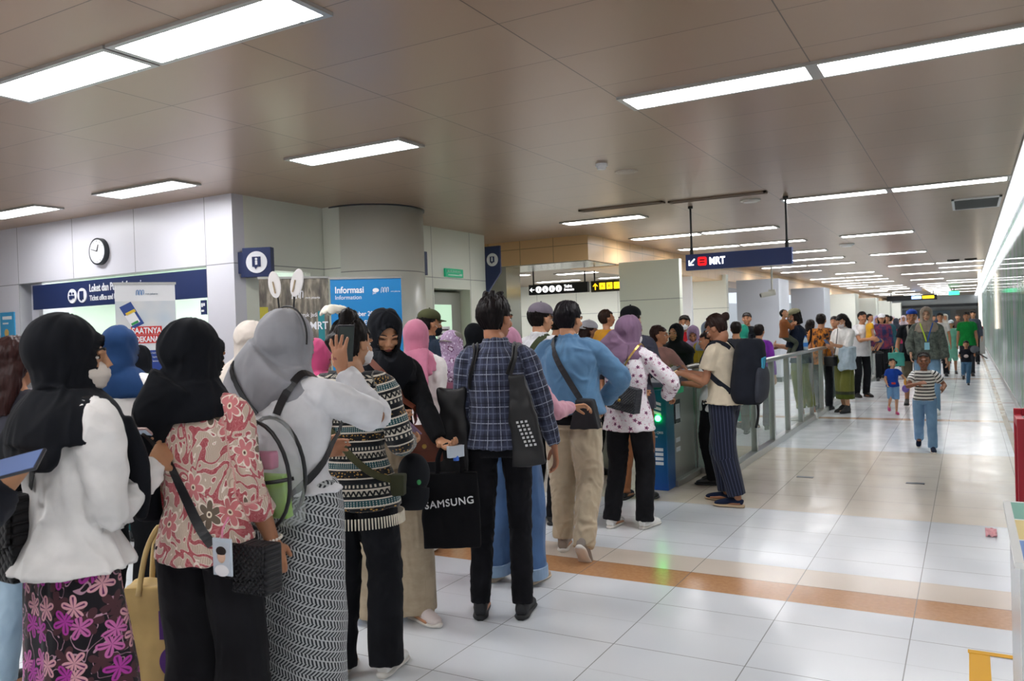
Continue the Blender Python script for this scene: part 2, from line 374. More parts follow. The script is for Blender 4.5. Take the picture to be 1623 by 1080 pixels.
# right hand glossy mural wall
g = G('mural glass wall', .035, 0, .4); x, y, z = g.xyz(g.obj())
n = g.noise(g.vec(0, g.ma('MULTIPLY', y, 1.0), g.ma('MULTIPLY', z, .12)), 1.3, 4, .65)
c = g.ramp(n, (.30, '7d818c'), (.42, 'a6adb5'), (.47, '3f9a58'), (.52, '9cb8ac'), (.58, 'a9a8b8'), (.66, '86b67e'), (.74, '7b8090'))
c2_ = g.ramp(g.noise(g.vec(0, g.ma('MULTIPLY', y, 4.0), g.ma('MULTIPLY', z, .3)), 2, 2), (.35, '8a8f98'), (.65, 'c6cccd'))
c = g.mix(.35, c, c2_); c = g.mix(g.line(y, 1.2, .02), c, '6b6f76')
df = g.node('ShaderNodeBsdfDiffuse'); g.put(df, 'Color', c); gs = g.node('ShaderNodeBsdfGlossy'); gs.inputs['Roughness'].default_value = .05; mx = g.node('ShaderNodeMixShader'); mx.inputs[0].default_value = .38
g.t.links.new(df.outputs[0], mx.inputs[1]); g.t.links.new(gs.outputs[0], mx.inputs[2]); g.t.links.new(mx.outputs[0], g.t.nodes['Material Output'].inputs['Surface'])

struct(MB().box(.66, .8, 6.6, 72, .1, 3.0).build('wall_right', g.m))
struct(MB().box(.645, .8, 6.6, 72, 0, .1).build('baseboard_right', mat('a9a9a6', .3, .5)))
struct(MB().box(1.6, 1.75, -4, 6.6, 0, 3.0).build('wall_behind_right', mat('cfd1d3', .5)))
struct(MB().box(-16, 3, -4.1, -4, 0, 3.1).build('wall_rear', mat('cfd1d3', .5)))
struct(MB().box(.66, 1.75, -4, 6.6, 3.0, 3.1).build('trim_10', CEIL))
# long cove light along the right wall
DIF = mat('fdfdff', .4, name='lamp diffuser', emit=LAMP)
o = empty('cove_light', (0, 0, 0)); tag(o, 'continuous white light line where ceiling meets the green glass wall', 'light')
MB().box(.47, .62, 6.7, 71, 2.955, 2.985).build('diffuser', mat('fdfdff', .4, name='cove diffuser', emit=1.4), o); MB().box(.45, .66, 6.7, 71, 2.985, 3.0).build('housing', WHITE, o)
o = empty('light_column', (.40, 34, 0)); tag(o, 'warm white vertical light strip standing at the right wall', 'light')
MB().box(-.05, .05, -.05, .05, 1.0, 3).build('tube', mat('fff1dc', .4, emit=2), o); MB().box(-.12, .12, -.07, .07, .1, 1.0).build('base', STEEL, o)
# ------------------------------------------------------------ ceiling lights
FR = mat('b9b9b6', .3, .5, name='light frame')
def light_proto():
    e = empty('ceiling_light', (0, 0, 3)); b = MB()
    for q in ((-.6, .6, -.165, -.135), (-.6, .6, .135, .165), (-.6, -.565, -.135, .135), (.565, .6, -.135, .135)): b.box(*q, -.018, 0)
    b.build('frame', FR, e); MB().box(-.565, .565, -.135, .135, -.012, -.003).build('diffuser', DIF, e)
    for q in (-.44, .44): MB().box(q-.01, q+.01, .12, .14, -.024, -.012).build('latch', STEEL, e)
    return e
def copy_tree(o, parent=None):
    c = o.copy(); C.objects.link(c)
    if parent: c.parent = parent
    for ch in list(o.children): copy_tree(ch, c)
    return c
rows = [(-2.2, (-9.1, -6.9, -4.34, -3.12, -1.0, .2)), (.3, (-9.1, -6.9, -4.34, -3.12, -.75)), (2.72, (-4.34, -3.12)), (5.12, (-9.1, -6.92, -4.32, -1.36, -.16)), (10.38, (-4.35, -1.36, -.16)), (13.05, (-4.36, -3.15)), (15.55, (-4.34, -3.14, -1.36)),
        (18.1, (-3.14,)), (20.5, (-3.1, -1.36)), (22.7, (-4.3, -3.1)), (25.3, (-4.3, -1.36, -.16)), (27.8, (-3.1, -.16)), (30.5, (-4.3, -3.1, -1.36, -.16)), (33, (-4.3, -3.1)), (35.5, (-4.3, -3.1, -1.36)),
        (38, (-4.3, -.16)), (40.5, (-4.3, -3.1, -1.36, -.16)), (43, (-3.1, -1.36)), (45.5, (-4.3, -3.1, -1.36, -.16)), (48, (-4.3, -1.36)), (50.5, (-3.1, -1.36, -.16)), (53, (-4.3, -1.36)), (56, (-4.3, -3.1, -1.36, -.16)), (59, (-3.1, -1.36)), (62, (-4.3, -3.1, -1.36))]
ORD = 'first second third fourth fifth sixth seventh eighth ninth tenth eleventh twelfth thirteenth fourteenth fifteenth sixteenth seventeenth eighteenth nineteenth twentieth twenty-first twenty-second twenty-third twenty-fourth twenty-fifth twenty-sixth'.split()
lp = light_proto(); first = True
for ri, (yy_, xs) in enumerate(rows):
    for xi, xx in enumerate(sorted(xs)):
        e = lp if first else copy_tree(lp); first = False
        e.location = (xx, yy_, 3.0)
        side = {-9.1: 'far left over the ticket counter', -6.92: 'left of centre before the office wall', -8.0: 'hidden left', -4.32: 'centre above the queue'}.get(xx)
        if side is None: side = 'outer left' if xx < -4 else 'inner left' if xx < -2.5 else 'inner right' if xx < -.5 else 'outer right'
        tag(e, 'ceiling light panel, %s row of the corridor, %s' % (ORD[ri], side), 'ceiling light', 'rectangular ceiling light panels')
# lights in the low part and in the office, plus added fill panels
for k, (xx, yy_, zz) in enumerate(((-10.0, 7.2, 2.85), (-7.9, 7.2, 2.85), (-7.25, 16.0, 2.72), (-8.8, 15.4, 2.72), (-10.5, 15.4, 2.72), (-9.3, 6.5, 2.85), (-7.5, 6.5, 2.85), (-11.2, 6.5, 2.85), (-7.2, 18.2, 2.72), (-8.9, 18.2, 2.72), (-10.8, 18.2, 2.72))):
    e = copy_tree(lp); e.location = (xx, yy_, zz)  # office panels near the glass are added to brighten the counter window
    tag(e, ['ceiling light inside the ticket office, left', 'ceiling light inside the ticket office, right', 'low ceiling light left of the black toilet sign', 'low ceiling light beside the square steel pillar', 'low ceiling light farthest left in the side concourse', 'added fill light inside the ticket office near the glass, middle', 'added fill light inside the ticket office near the glass, right', 'added fill light inside the ticket office near the glass, left', 'added low fill light before the cream back wall, right', 'added low fill light before the cream back wall, middle', 'added low fill light before the cream back wall, left'][k], 'ceiling light')  # panels before the cream back wall are added to brighten that wall
for (xx, yy_, lab) in ((-3.0, 17.3, 'a'), ):
    pass
# vents, detectors, speakers
def vent(loc, w, d, nsl, label, m=WHITE, fr=WHITE, z=3.0):
    e = empty('ceiling_vent', loc); tag(e, label, 'vent'); b = MB()
    b.box(-w/2, w/2, -d/2, -d/2+.03, -.02, 0); b.box(-w/2, w/2, d/2-.03, d/2, -.02, 0); b.box(-w/2, -w/2+.03, -d/2, d/2, -.02, 0); b.box(w/2-.03, w/2, -d/2, d/2, -.02, 0)
    b.build('frame', fr, e); MB().box(-w/2+.02, w/2-.02, -d/2+.02, d/2-.02, -.004, -.001).build('backing', mat('1b1c1e'), e)
    b = MB()
    for k in range(nsl):
        y0 = -d/2+.03+(d-.06)*(k+.5)/nsl; b.box(-w/2+.03, w/2-.03, y0-.006, y0+.006, -.016, -.004)
    b.build('slats', m, e); return e
vent((.13, 12.4, 3), .56, 1.1, 12, 'square grey air grille in the ceiling near the right wall', mat('7e8082', .4))
vent((-7.9, 3.6, 3), 1.5, .22, 3, 'white slot air vent at the far left of the ceiling', mat('e4e4e4'), mat('c9c9c6'))
vent((-3.7, 9.4, 3), 1.1, .12, 1, 'thin slot diffuser in the ceiling, left of the pair', mat('5b5148'), mat('8d7c6c'))
vent((-2.54, 9.5, 3), 1.15, .12, 1, 'thin slot diffuser in the ceiling, right of the pair', mat('5b5148'), mat('8d7c6c'))
vent((-7.6, 13.9, 2.72), 1.3, .5, 6, 'long white slatted air grille behind the bulkhead', mat('d9d6cc'), mat('d9d6cc'))
for (xx, yy_, lab) in ((-.3, 24.5, 'left of the two small dark grilles far along the ceiling'), (.1, 24.5, 'right of the two small dark grilles far along the ceiling')):
    vent((xx, yy_, 3), .28, .5, 3, lab, mat('3a3a3a'), mat('4a4540'))
def disc(loc, r, h, label, name, cat, m=WHITE):
    e = empty(name, loc); tag(e, label, cat)
    b = MB(); b.cyl((0, 0, 0), (0, 0, -h*.5), r, 32); b.build('base', m, e); b = MB(); b.cyl((0, 0, -h*.5), (0, 0, -h), r*.8, 32, r*.7); b.build('cover', m, e)
disc((-2.88, 6.87, 3), .055, .05, 'small white smoke detector on the ceiling', 'smoke_detector', 'smoke detector')
disc((-2.83, 7.36, 3), .11, .012, 'flat round ceiling speaker beside the smoke detector', 'ceiling_speaker', 'speaker', mat('c9bfb4'))
disc((-2.27, 10.03, 3), .12, .03, 'round white disc on the ceiling above the blue MRT sign', 'ceiling_speaker', 'speaker', mat('e5e2dd'))
disc((-2.05, 17.2, 3), .14, .05, 'white ceiling device right of the hanging rod of the MRT sign', 'ceiling_device', 'detector')
# ------------------------------------------------------------ hanging signs
sg = empty('hanging_sign', (0, 0, 0)); tag(sg, 'long navy hanging sign reading MRT with arrow and red logo', 'sign')
MB().box(-3.09, -1.80, 10.0, 10.08, 2.19, 2.39).build('panel', mat('24386e', .4, emit=.06, name='lit navy panel'), sg, bevel=.004)
for xx in (-3.02, -1.86):
    b = MB(); b.cyl((xx, 10.04, 2.39), (xx, 10.04, 3.0), .013); b.cyl((xx, 10.04, 2.97), (xx, 10.04, 3.0), .03); b.cyl((xx, 10.04, 2.39), (xx, 10.04, 2.47), .022); b.build('hanger', BLACK, sg)
WE = mat('ffffff', .5, emit=.9, name='lit white'); RE = mat('e01f26', .4, emit=.5, name='lit red')
letters('MRT', .125, (-2.79, 9.996, 2.25), ((1, 0, 0), (0, 0, 1)), WE, sg, bold=.004, sx=.8)
b = MB(); b.box(-2.93, -2.82, 9.99, 9.998, 2.24, 2.35); lg = b.build('logo', RE, sg, bevel=.02)
b = MB(); b.box(-2.905, -2.845, 9.985, 9.989, 2.305, 2.318); b.box(-2.905, -2.845, 9.985, 9.989, 2.272, 2.285); b.build('logo_mark', mat('7a0f14'), lg)
def arrow(cx, cy, cz, s_, ang, m, parent):
    b = MB(); R = Matrix.Rotation(ang, 3, 'Y')
    for q in ([(-.012, 0, -.5), (.012, 0, -.5), (.012, 0, .45), (-.012, 0, .45)],):
        b.prism([R @ Vector((p[0]*s_*6, 0, p[2]*s_))+Vector((cx, cy, cz)) for p in q], (0, .004, 0))
    for sgn in (-1, 1):
        q = [(0, .5), (0, .34), (sgn*.34, .0), (sgn*.42, .1)]
        b.prism([R @ Vector((p[0]*s_, 0, p[1]*s_))+Vector((cx, cy, cz)) for p in q], (0, .004, 0))
    return b.build('arrow', m, parent)
arrow(-3.01, 9.99, 2.29, .11, math.radians(-135), WE, sg)
bs = empty('hanging_sign', (0, 0, 0)); tag(bs, 'black hanging sign with white arrow and four white discs', 'sign')
MB().box(-7.49, -6.23, 14.0, 14.08, 2.19, 2.39).build('panel', mat('15181c', .4), bs)
for xx in (-7.4, -6.3):
    b = MB(); b.cyl((xx, 14.04, 2.39), (xx, 14.04, 2.72), .014); b.build('hanger', BLACK, bs)
arrow(-7.41, 13.99, 2.29, .1, math.radians(-90), WE, bs)
for k in range(4):
    b = MB(); b.cyl((-7.27+.145*k, 14, 2.29), (-7.27+.145*k, 13.992, 2.29), .062, 24); d = b.build('disc', WE, bs)
    b = MB(); cx = -7.27+.145*k; b.cyl((cx, 13.992, 2.315), (cx, 13.99, 2.315), .012, 10); b.box(cx-.012, cx+.012, 13.989, 13.992, 2.26, 2.3); b.build('pictogram', mat('15181c'), d)
letters('Toilet', .075, (-6.72, 13.996, 2.3), ((1, 0, 0), (0, 0, 1)), WE, bs, bold=.002, sx=.9)
letters('Restroom', .06, (-6.72, 13.996, 2.24), ((1, 0, 0), (0, 0, 1)), WE, bs, bold=.002, sx=.85)
ys = empty('hanging_sign', (0, 0, 0)); tag(ys, 'black hanging sign with yellow arrow and yellow exit squares', 'sign')
MB().box(-6.16, -5.4, 14.0, 14.08, 2.18, 2.39).build('panel', mat('2a2416', .4), ys)
b = MB(); b.cyl((-6.1, 14.04, 2.39), (-6.1, 14.04, 2.72), .014); b.build('hanger', BLACK, ys)
YE = mat('ffd21c', .5, emit=.9, name='lit yellow'); arrow(-6.07, 13.99, 2.28, .12, 0, YE, ys)
for k in range(4):
    cx = -5.93+.145*k; d = MB().box(cx-.058, cx+.058, 13.99, 14.0, 2.225, 2.345).build('exit_square', YE, ys, bevel=.003)
    letters('ABCD'[k], .08, (cx-.025, 13.988, 2.257), ((1, 0, 0), (0, 0, 1)), mat('6a5410'), d)
fs_ = empty('hanging_sign', (-2.5, 52, 2.5)); tag(fs_, 'far hanging sign with blue and yellow lit squares at the corridor end', 'sign')
MB().box(-1.6, 1.0, 0, .1, 0, .3).build('panel', mat('1a1c20'), fs_); MB().box(-.3, .2, -.02, 0, .08, .24).build('blue_square', mat('8fb8ff', emit=1.5), fs_); MB().box(.25, .85, -.02, 0, .08, .24).build('yellow_square', YE, fs_)
MB().box(-1.4, -1.36, .04, .06, .3, .5).build('hanger', BLACK, fs_); MB().box(.8, .84, .04, .06, .3, .5).build('hanger', BLACK, fs_)
es = empty('exit_sign', (-.6, 48, 2.62)); tag(es, 'small green exit sign hanging far down the corridor', 'sign'); MB().box(-.25, .25, 0, .08, 0, .2).build('panel', mat('3fe09a', emit=1.2), es); MB().box(-.02, .02, .02, .06, .2, .38).build('hanger', BLACK, es)
# security camera under the sign
sc = empty('security_camera', (-4.12, 20.2, 0)); tag(sc, 'white security camera on a ceiling pole behind the MRT sign', 'camera')
b = MB(); b.cyl((0, 0, 2.3), (0, 0, 3.0), .022); b.cyl((0, 0, 2.96), (0, 0, 3), .06); b.build('pole', mat('b9b9b0'), sc)
b = MB(); b.box(-.08, .08, -.03, .03, 2.2, 2.3); b.build('bracket', mat('b9b9b0'), sc)
b = MB(); b.tube([(-.24, -.14, 2.16), (.06, .03, 2.22)], [.06, .06], sub=1); cb = b.build('housing', mat('b4b4aa'), sc); b = MB(); b.cyl((-.243, -.142, 2.16), (-.25, -.146, 2.158), .045); b.build('lens', BLACK, cb)
# ------------------------------------------------------------ glass fence
RAIL = mat('b5b8b6', .28, .85, name='stainless rail'); FG = G('fence glass', .04); FG.col('cfe6da'); FG.b.inputs['Alpha'].default_value = .16
fe = empty('glass_fence', (-2.1, 8.2, 0)); tag(fe, 'long stainless steel and glass fence dividing the concourse', 'fence')
y0f, y1f = 8.2, 64.0; L_ = y1f-y0f
MB().box(-.04, .04, 0, L_, 1.03, 1.075).build('top_rail', RAIL, fe, bevel=.006)
MB().box(-.05, .05, 0, L_, 0, .075).build('bottom_rail', RAIL, fe, bevel=.004)
post = MB().box(-.03, .03, -.035, .035, .075, 1.03).build('post', RAIL, fe)
pane = MB().box(-.006, .006, .035, .915, .1, 1.03).build('glass_pane', FG.m, fe)
n_ = int(L_/.95)
for k in range(1, n_+1):
    c_ = post.copy(); C.objects.link(c_); c_.parent = fe; c_.location = (0, k*.95, 0)
    if k < n_ and k < 40:
        c_ = pane.copy(); C.objects.link(c_); c_.parent = fe; c_.location = (0, k*.95, 0)
# ------------------------------------------------------------ people: body and clothing builders
def vnoise(p, seed=0):
    """smooth value noise, p (n,3) numpy"""
    i = np.floor(p).astype(np.int64); f = p-i; f = f*f*(3-2*f)
    def h(a, b, c):
        n = (a*374761393+b*668265263+c*2147483647+seed*144665) & 0x7fffffff
        n = (n ^ (n >> 13))*1274126177 & 0x7fffffff; n = n ^ (n >> 16); return (n & 0xffff)/32767.5-1
    r = 0
    for dx in (0, 1):
        for dy in (0, 1):
            for dz in (0, 1):
                w = (f[:, 0] if dx else 1-f[:, 0])*(f[:, 1] if dy else 1-f[:, 1])*(f[:, 2] if dz else 1-f[:, 2])
                r = r+w*h(i[:, 0]+dx, i[:, 1]+dy, i[:, 2]+dz)
    return r
def fbm(p, seed=0, o=2):
    return sum(vnoise(p*2.03**k, seed+k*7)*.5**k for k in range(o))
def remesh(mb, vox, smooth=4, fac=.5):
    me = bpy.data.meshes.new('t'); me.from_pydata(mb.v, [], mb.f)
    bm = bmesh.new(); bm.from_mesh(me); bmesh.ops.recalc_face_normals(bm, faces=bm.faces); bm.to_mesh(me); bm.free()
    o = bpy.data.objects.new('t', me); C.objects.link(o)
    m = o.modifiers.new('r', 'REMESH'); m.mode = 'VOXEL'; m.voxel_size = vox; m.adaptivity = 0
    if smooth:
        m = o.modifiers.new('s', 'SMOOTH'); m.factor = fac; m.iterations = smooth
    dg = bpy.context.evaluated_depsgraph_get(); out = bpy.data.meshes.new_from_object(o.evaluated_get(dg))
    bpy.data.objects.remove(o); bpy.data.meshes.remove(me)
    return out
def co_of(me):
    a = np.empty(len(me.vertices)*3, np.float32); me.vertices.foreach_get('co', a); return a.reshape(-1, 3).astype(np.float64)
def no_of(me):
    a = np.empty(len(me.vertices)*3, np.float32); me.vertices.foreach_get('normal', a); return a.reshape(-1, 3).astype(np.float64)
def put_co(me, a): me.vertices.foreach_set('co', a.astype(np.float32).ravel()); me.update()
def bone_uv(co, bones):
    """bones: (p0,p1,radius,seam) -> u around (metres), v along (metres), w = bone index"""
    best = np.full(len(co), 1e9); U = np.zeros((len(co), 5)); v0 = 0
    for bi, (a, b, r, seam) in enumerate(bones):
        a = np.array(a); b = np.array(b); d = b-a; L = np.linalg.norm(d); d = d/L
        t = (co-a)@d; tc = np.clip(t, 0, L); q = co-(a+tc[:, None]*d); ds = np.linalg.norm(q, axis=1)/r
        sm = np.array(seam, float); sm = sm-d*(sm@d); sm /= max(np.linalg.norm(sm), 1e-6); ot = np.cross(d, sm)
        ang = np.arctan2(q@ot, -(q@sm)); m = ds < best
        best[m] = ds[m]; U[m, 0] = ang[m]*r; U[m, 1] = t[m]; U[m, 2] = bi; U[m, 3] = np.cos(ang[m])*r; U[m, 4] = np.sin(ang[m])*r
    return U
def set_uv(me, U):
    at = me.attributes.new('guv', 'FLOAT_VECTOR', 'POINT'); at.data.foreach_set('vector', U[:, :3].astype(np.float32).ravel())
def finish(me, name, m, parent):
    me.materials.clear()
    for q in (m if isinstance(m, list) else [m]): me.materials.append(q)
    me.polygons.foreach_set('use_smooth', [True]*len(me.polygons)); me.name = name
    o = bpy.data.objects.new(name, me); C.objects.link(o)
    if parent: o.parent = parent
    return o
def skinmat(col):
    k = ('skin', col)
    if k not in MC:
        g = G('skin', .5, 0, .4); n = g.noise(g.obj(), 14, 3); c = lin(col)
        g.col(g.ramp(n, (.3, tuple(x*.9 for x in c[:3])), (.7, tuple(min(1, x*1.08) for x in c[:3]))))
        g.b.inputs['Subsurface Weight'].default_value = .12; g.b.inputs['Subsurface Radius'].default_value = (.012, .005, .003); g.b.inputs['Subsurface Scale'].default_value = .5
        g.bump(g.noise(g.obj(), 300, 2), .06, .001); MC[k] = g.m
    return MC[k]
def hairmat(col):
    k = ('hair', col)
    if k not in MC:
        g = G('hair', .45, 0, .16); u = g.uv(); x, y, z = g.xyz(u)
        n = g.noise(g.vec(g.ma('MULTIPLY', x, 90), g.ma('MULTIPLY', y, 6), 0), 3, 3, .6); c = lin(col)
        g.col(g.ramp(n, (.3, tuple(q*.5 for q in c[:3])), (.75, tuple(min(1, q*1.7) for q in c[:3])))); g.bump(n, .4, .003); MC[k] = g.m
    return MC[k]
LIP = mat('8a4a44', .5, name='lips'); EYEW = mat('e8e4de', .2, name='eye white'); EYEB = mat('1a100c', .15, name='iris')
def V(*a): return Vector(a)
def ik(a, b, l1, l2, pole):
    d = b-a; L = d.length; mx = (l1+l2)*.995
    if L > mx: b = a+d*(mx/L); d = b-a; L = mx
    d.normalize(); x = (l1*l1-l2*l2+L*L)/(2*L); h = math.sqrt(max(l1*l1-x*x, 1e-6))
    p = Vector(pole); p = p-d*p.dot(d)
    if p.length < 1e-4: p = V(0, -1, 0)-d*(-d.y)
    p.normalize(); return a+d*x+p*h, b
SKIN = 'b5805f'
class Person:
    def __init__(s, x, y, rel, H, label, group=None, lod=1, skin=SKIN, lean=0, side=0, head=(0, 0, 0), L=None, R=None, eL=None, eR=None,
                 footL=None, footR=None, toe=(0, 0), hand=('relax', 'relax'), hdirL=None, hdirR=None, palmL=None, palmR=None, bulk=1, child=False, kneeL=None, kneeR=None, hip=0,
                 z=0, parent_yaw=None, face=True, name='person'):
        s.H = H; s.k = k = H/1.70; s.lod = lod; s.x = x; s.y = y; s.z = z
        s.vb = (.0045, .0065, .011)[lod]; s.vc = (.0075, .010, .015)[lod]
        phi = math.atan2(-x, y); s.yaw = phi-math.radians(rel) if parent_yaw is None else parent_yaw
        s.bulk = bulk; hk = 1.22 if child else 1.0; s.hk = k*hk; s.child = child
        leg = .93*k*(.92 if child else 1)
        if child: leg = .88*k
        s.pel = V(0, hip*k, leg)
        T = Matrix.Rotation(-math.radians(lean), 3, 'X') @ Matrix.Rotation(math.radians(side), 3, 'Y'); s.T = T
        tl = k if not child else k*.93
        s.spine = lambda h: s.pel+T @ V(0, 0, h*tl)
        s.waist = s.spine(.13); s.chest = s.spine(.33); s.neck = s.spine(.50); s.hd = s.neck+T @ V(0, .012*k, 0)+V(0, .012*k, .125*s.hk)
        sw = .158*k*(.9 if child else 1)*(.96+.04*bulk)
        s.sh = [s.spine(.432)+T @ V(sg*sw, 0, 0) for sg in (-1, 1)]          # 0 = left (x<0), 1 = right
        s.ua, s.fa = .275*k*(.92 if child else 1), .245*k*(.92 if child else 1)
        tg = [V(*(q if q else (sg*.235, .03, .80)))*k for q, sg in ((L, -1), (R, 1))]
        if child: tg = [t if q else V(t.x*.9, t.y, t.z*.97) for t, q in zip(tg, (L, R))]
        s.el, s.wr = [], []
        for i, sg in enumerate((-1, 1)):
            e, w = ik(s.sh[i], tg[i], s.ua, s.fa, (eL, eR)[i] or (sg*.35, -1, -.35)); s.el.append(e); s.wr.append(w)
        s.hdir = [(Vector(d).normalized() if d else (s.wr[i]-s.el[i]).normalized()) for i, d in enumerate((hdirL, hdirR))]
        s.palm = [Vector(p).normalized() if p else V(-sg, .1, 0) for p, sg in ((palmL, -1), (palmR, 1))]
        s.hand = hand
        s.hipj = [s.pel+V(sg*.088*k, 0, -.01*k) for sg in (-1, 1)]
        ft = [V(*(q if q else (sg*.10, 0, 0)))*k for q, sg in ((footL, -1), (footR, 1))]
        s.ank = [f+V(0, -.03*k, .085*k) for f in ft]; s.ft = ft; s.toe = toe
        s.kn = []
        for i in (0, 1):
            kk, a = ik(s.hipj[i], s.ank[i], leg*.466, leg*.444, (kneeL, kneeR)[i] or (0, 1, 0)); s.kn.append(kk); s.ank[i] = a
        hy, hp, hr = [math.radians(a) for a in head]
        s.HR = Matrix.Rotation(-hy, 3, 'Z') @ Matrix.Rotation(-hp, 3, 'X') @ Matrix.Rotation(hr, 3, 'Y')
        s.skin = skinmat(skin); s.grm = []
        s.body_mesh(face, name); tag(s.o, label, 'person', group)
        s.seed = random.randint(0, 9999)
    def h(s, x, y, z):                                                        # head space (metres at 1.0) -> body space
        return s.hd+s.HR @ (V(x, y, z)*s.hk)
    def body_mesh(s, face, name):
        k = s.k; hk = s.hk; b = MB(); R = s.HR
        def e(c, r): b.ell(s.h(*c), [q*hk for q in r], R, 20, 14)
        e((0, -.012, .035), (.074, .092, .078)); e((0, .012, -.01), (.066, .075, .085)); e((0, .03, -.062), (.048, .052, .04)); e((0, .052, -.083), (.024, .022, .018))
        if face and s.lod < 2:
            e((0, .083, .022), (.05, .014, .014))                             # brow
            b.tube([s.h(0, .088, .02), s.h(0, .100, -.005), s.h(0, .108, -.022)], [.008*hk, .010*hk, .013*hk], n=10); 
            for sg in (-1, 1):
                e((sg*.013, .097, -.024), (.009, .010, .008)); e((sg*.036, .066, -.02), (.022, .018, .020)); e((sg*.075, -.004, .0), (.010, .022, .032))
            e((0, .091, -.048), (.024, .010, .0065)); e((0, .089, -.059), (.020, .010, .0075))
        elif s.lod == 2:
            b.ell(s.h(0, .095, -.015), (.012*hk, .02*hk, .02*hk), R, 8, 6)
            for sg in (-1, 1): e((sg*.075, -.004, .0), (.010, .02, .03))
        b.tube([s.h(0, -.02, -.03), s.h(0, -.02, -.085), s.neck+V(0, -.005*k, .01*k), s.spine(.44)], [.05*hk, .05*k, .056*k, .08*k], n=16)
        T = s.T; ax = T @ V(1, 0, 0)
        b.tube([s.spine(.49), s.spine(.45), s.chest, s.waist, s.pel-V(0, 0, .06*k)], [(.06*k, .05*k), (.12*k, .07*k), (.12*k, .085*k), (.10*k, .08*k), (.12*k, .09*k)], ax=ax, n=16)
        for i, sg in enumerate((-1, 1)):
            b.tube([s.spine(.44)+T @ V(sg*.06*k, 0, 0), s.sh[i], s.sh[i].lerp(s.el[i], .5), s.el[i], s.el[i].lerp(s.wr[i], .35), s.wr[i]],
                   [.034*k, .038*k, .038*k, .035*k, .037*k, (.025*k, .021*k)], n=12, ax=s.palm[i].cross(s.hdir[i]))
            s.hand_mesh(b, i)
            b.tube([s.hipj[i], s.hipj[i].lerp(s.kn[i], .5), s.kn[i], s.kn[i].lerp(s.ank[i], .3), s.ank[i], s.ank[i]-V(0, 0, .03*k)], [.075*k, .062*k, .046*k, .048*k, .032*k, .034*k], n=12)
            f = s.ank[i]; b.tube([f+V(0, -.03*k, -.04*k), f+V(0, .05*k, -.05*k), f+V(0, .15*k, -.06*k)], [(.03*k, .03*k), (.035*k, .025*k), (.035*k, .014*k)], n=10)
        me = remesh(b, s.vb, 3 if s.lod < 2 else 2)
        co = co_of(me)
        if face and s.lod < 2:                                                # carve the eye sockets
            Ri = np.array(R.inverted()); lc = ((co-np.array(s.hd))@Ri.T)/hk
            for sg in (-1, 1):
                d = np.sqrt(((lc[:, 0]-sg*.031)/.018)**2+((lc[:, 2]-.006)/.012)**2+(np.maximum(0, .05-lc[:, 1])/.03)**2)
                w = np.clip(1-d, 0, 1)**.7; lc[:, 1] -= w*.006
            co = np.array(s.hd)+(lc*hk)@np.array(R).T; put_co(me, co)
        s.o = finish(me, name, [s.skin, LIP], None)
        if face and s.lod < 2:
            me = s.o.data; n = len(me.polygons); c = np.empty(n*3, np.float32); me.polygons.foreach_get('center', c)
            lc = ((c.reshape(-1, 3)-np.array(s.hd))@Ri.T)/hk
            lip = (np.abs(lc[:, 0]) < .023) & (np.abs(lc[:, 2]+.0535) < .009*(1-np.abs(lc[:, 0])/.03)) & (lc[:, 1] > .085)
            me.polygons.foreach_set('material_index', lip.astype(np.int32))
        s.o.location = (s.x, s.y, s.z); s.o.rotation_euler[2] = s.yaw
    def hand_mesh(s, b, i):
        k = s.k; sg = (-1, 1)[i]; w = s.wr[i]; d = s.hdir[i].copy(); n = s.palm[i]-d*s.palm[i].dot(d)
        if n.length < .05: n = V(0, 1, 0)-d*d.y
        n.normalize(); a = d.cross(n)                                        # across; thumb side
        tsg = 1 if a.dot(V(0, 1, 0)+V(-sg*.2, 0, .3)) > 0 else -1
        m = s.hand[i]
        if isinstance(m, tuple): m, tsg = m
        a = a*tsg
        b.tube([w-d*.01*k, w+d*.03*k, w+d*.075*k, w+d*.088*k], [(.026*k, .018*k), (.036*k, .015*k), (.040*k, .012*k), (.036*k, .009*k)], ax=a, n=12)
        if s.lod == 2:
            b.tube([w+d*.08*k, w+d*.12*k+n*.01*k, w+d*.15*k+n*.03*k], [(.034*k, .010*k), (.03*k, .009*k), (.02*k, .008*k)], ax=a, n=8)
            b.tube([w+d*.03*k+a*.03*k, w+d*.07*k+a*.05*k+n*.015*k], [.011*k, .009*k], n=8, sub=1); return
        curl = {'relax': (.25, .5, .45), 'grip': (1.0, 1.3, .8), 'hold': (.55, .7, .5), 'open': (.05, .08, .08), 'flat': (.1, .15, .1)}.get(m, (.25, .5, .45))
        for j, (off, ln) in enumerate(((.030, .070), (.0105, .078), (-.0095, .073), (-.029, .058))):
            c = curl
            if m == 'peace': c = (.0, .05, .05) if j < 2 else (1.2, 1.4, .9)
            if m == 'spread': c = (.1, .15, .1)
            p = w+d*(.084-abs(j-1)*.003)*k+a*off*k; ang = 0; pts = [p-d*.012*k, p]; sp = {'peace': (.22, -.12, 0, 0), 'spread': (.25, .08, -.1, -.3)}.get(m, (.04, .01, -.02, -.06))[j]
            for q in range(3):
                ang += c[q]*(1+.12*(j-1)); dd = (d*math.cos(ang)+n*math.sin(ang)+a*sp*math.cos(ang)).normalized()
                p = p+dd*ln*(.45, .31, .24)[q]*k; pts.append(p)
            b.tube(pts, [.0088*k, .0092*k, .0085*k, .0078*k, .0062*k], n=10, sub=3)
        th = (a*.8+d*.55+n*.35).normalized(); t2 = (d*.8+a*.35+n*(.6 if m in ('grip', 'hold') else .3)).normalized()
        if m in ('peace', 'grip'): t2 = (d*.6-a*.3+n*.8).normalized()
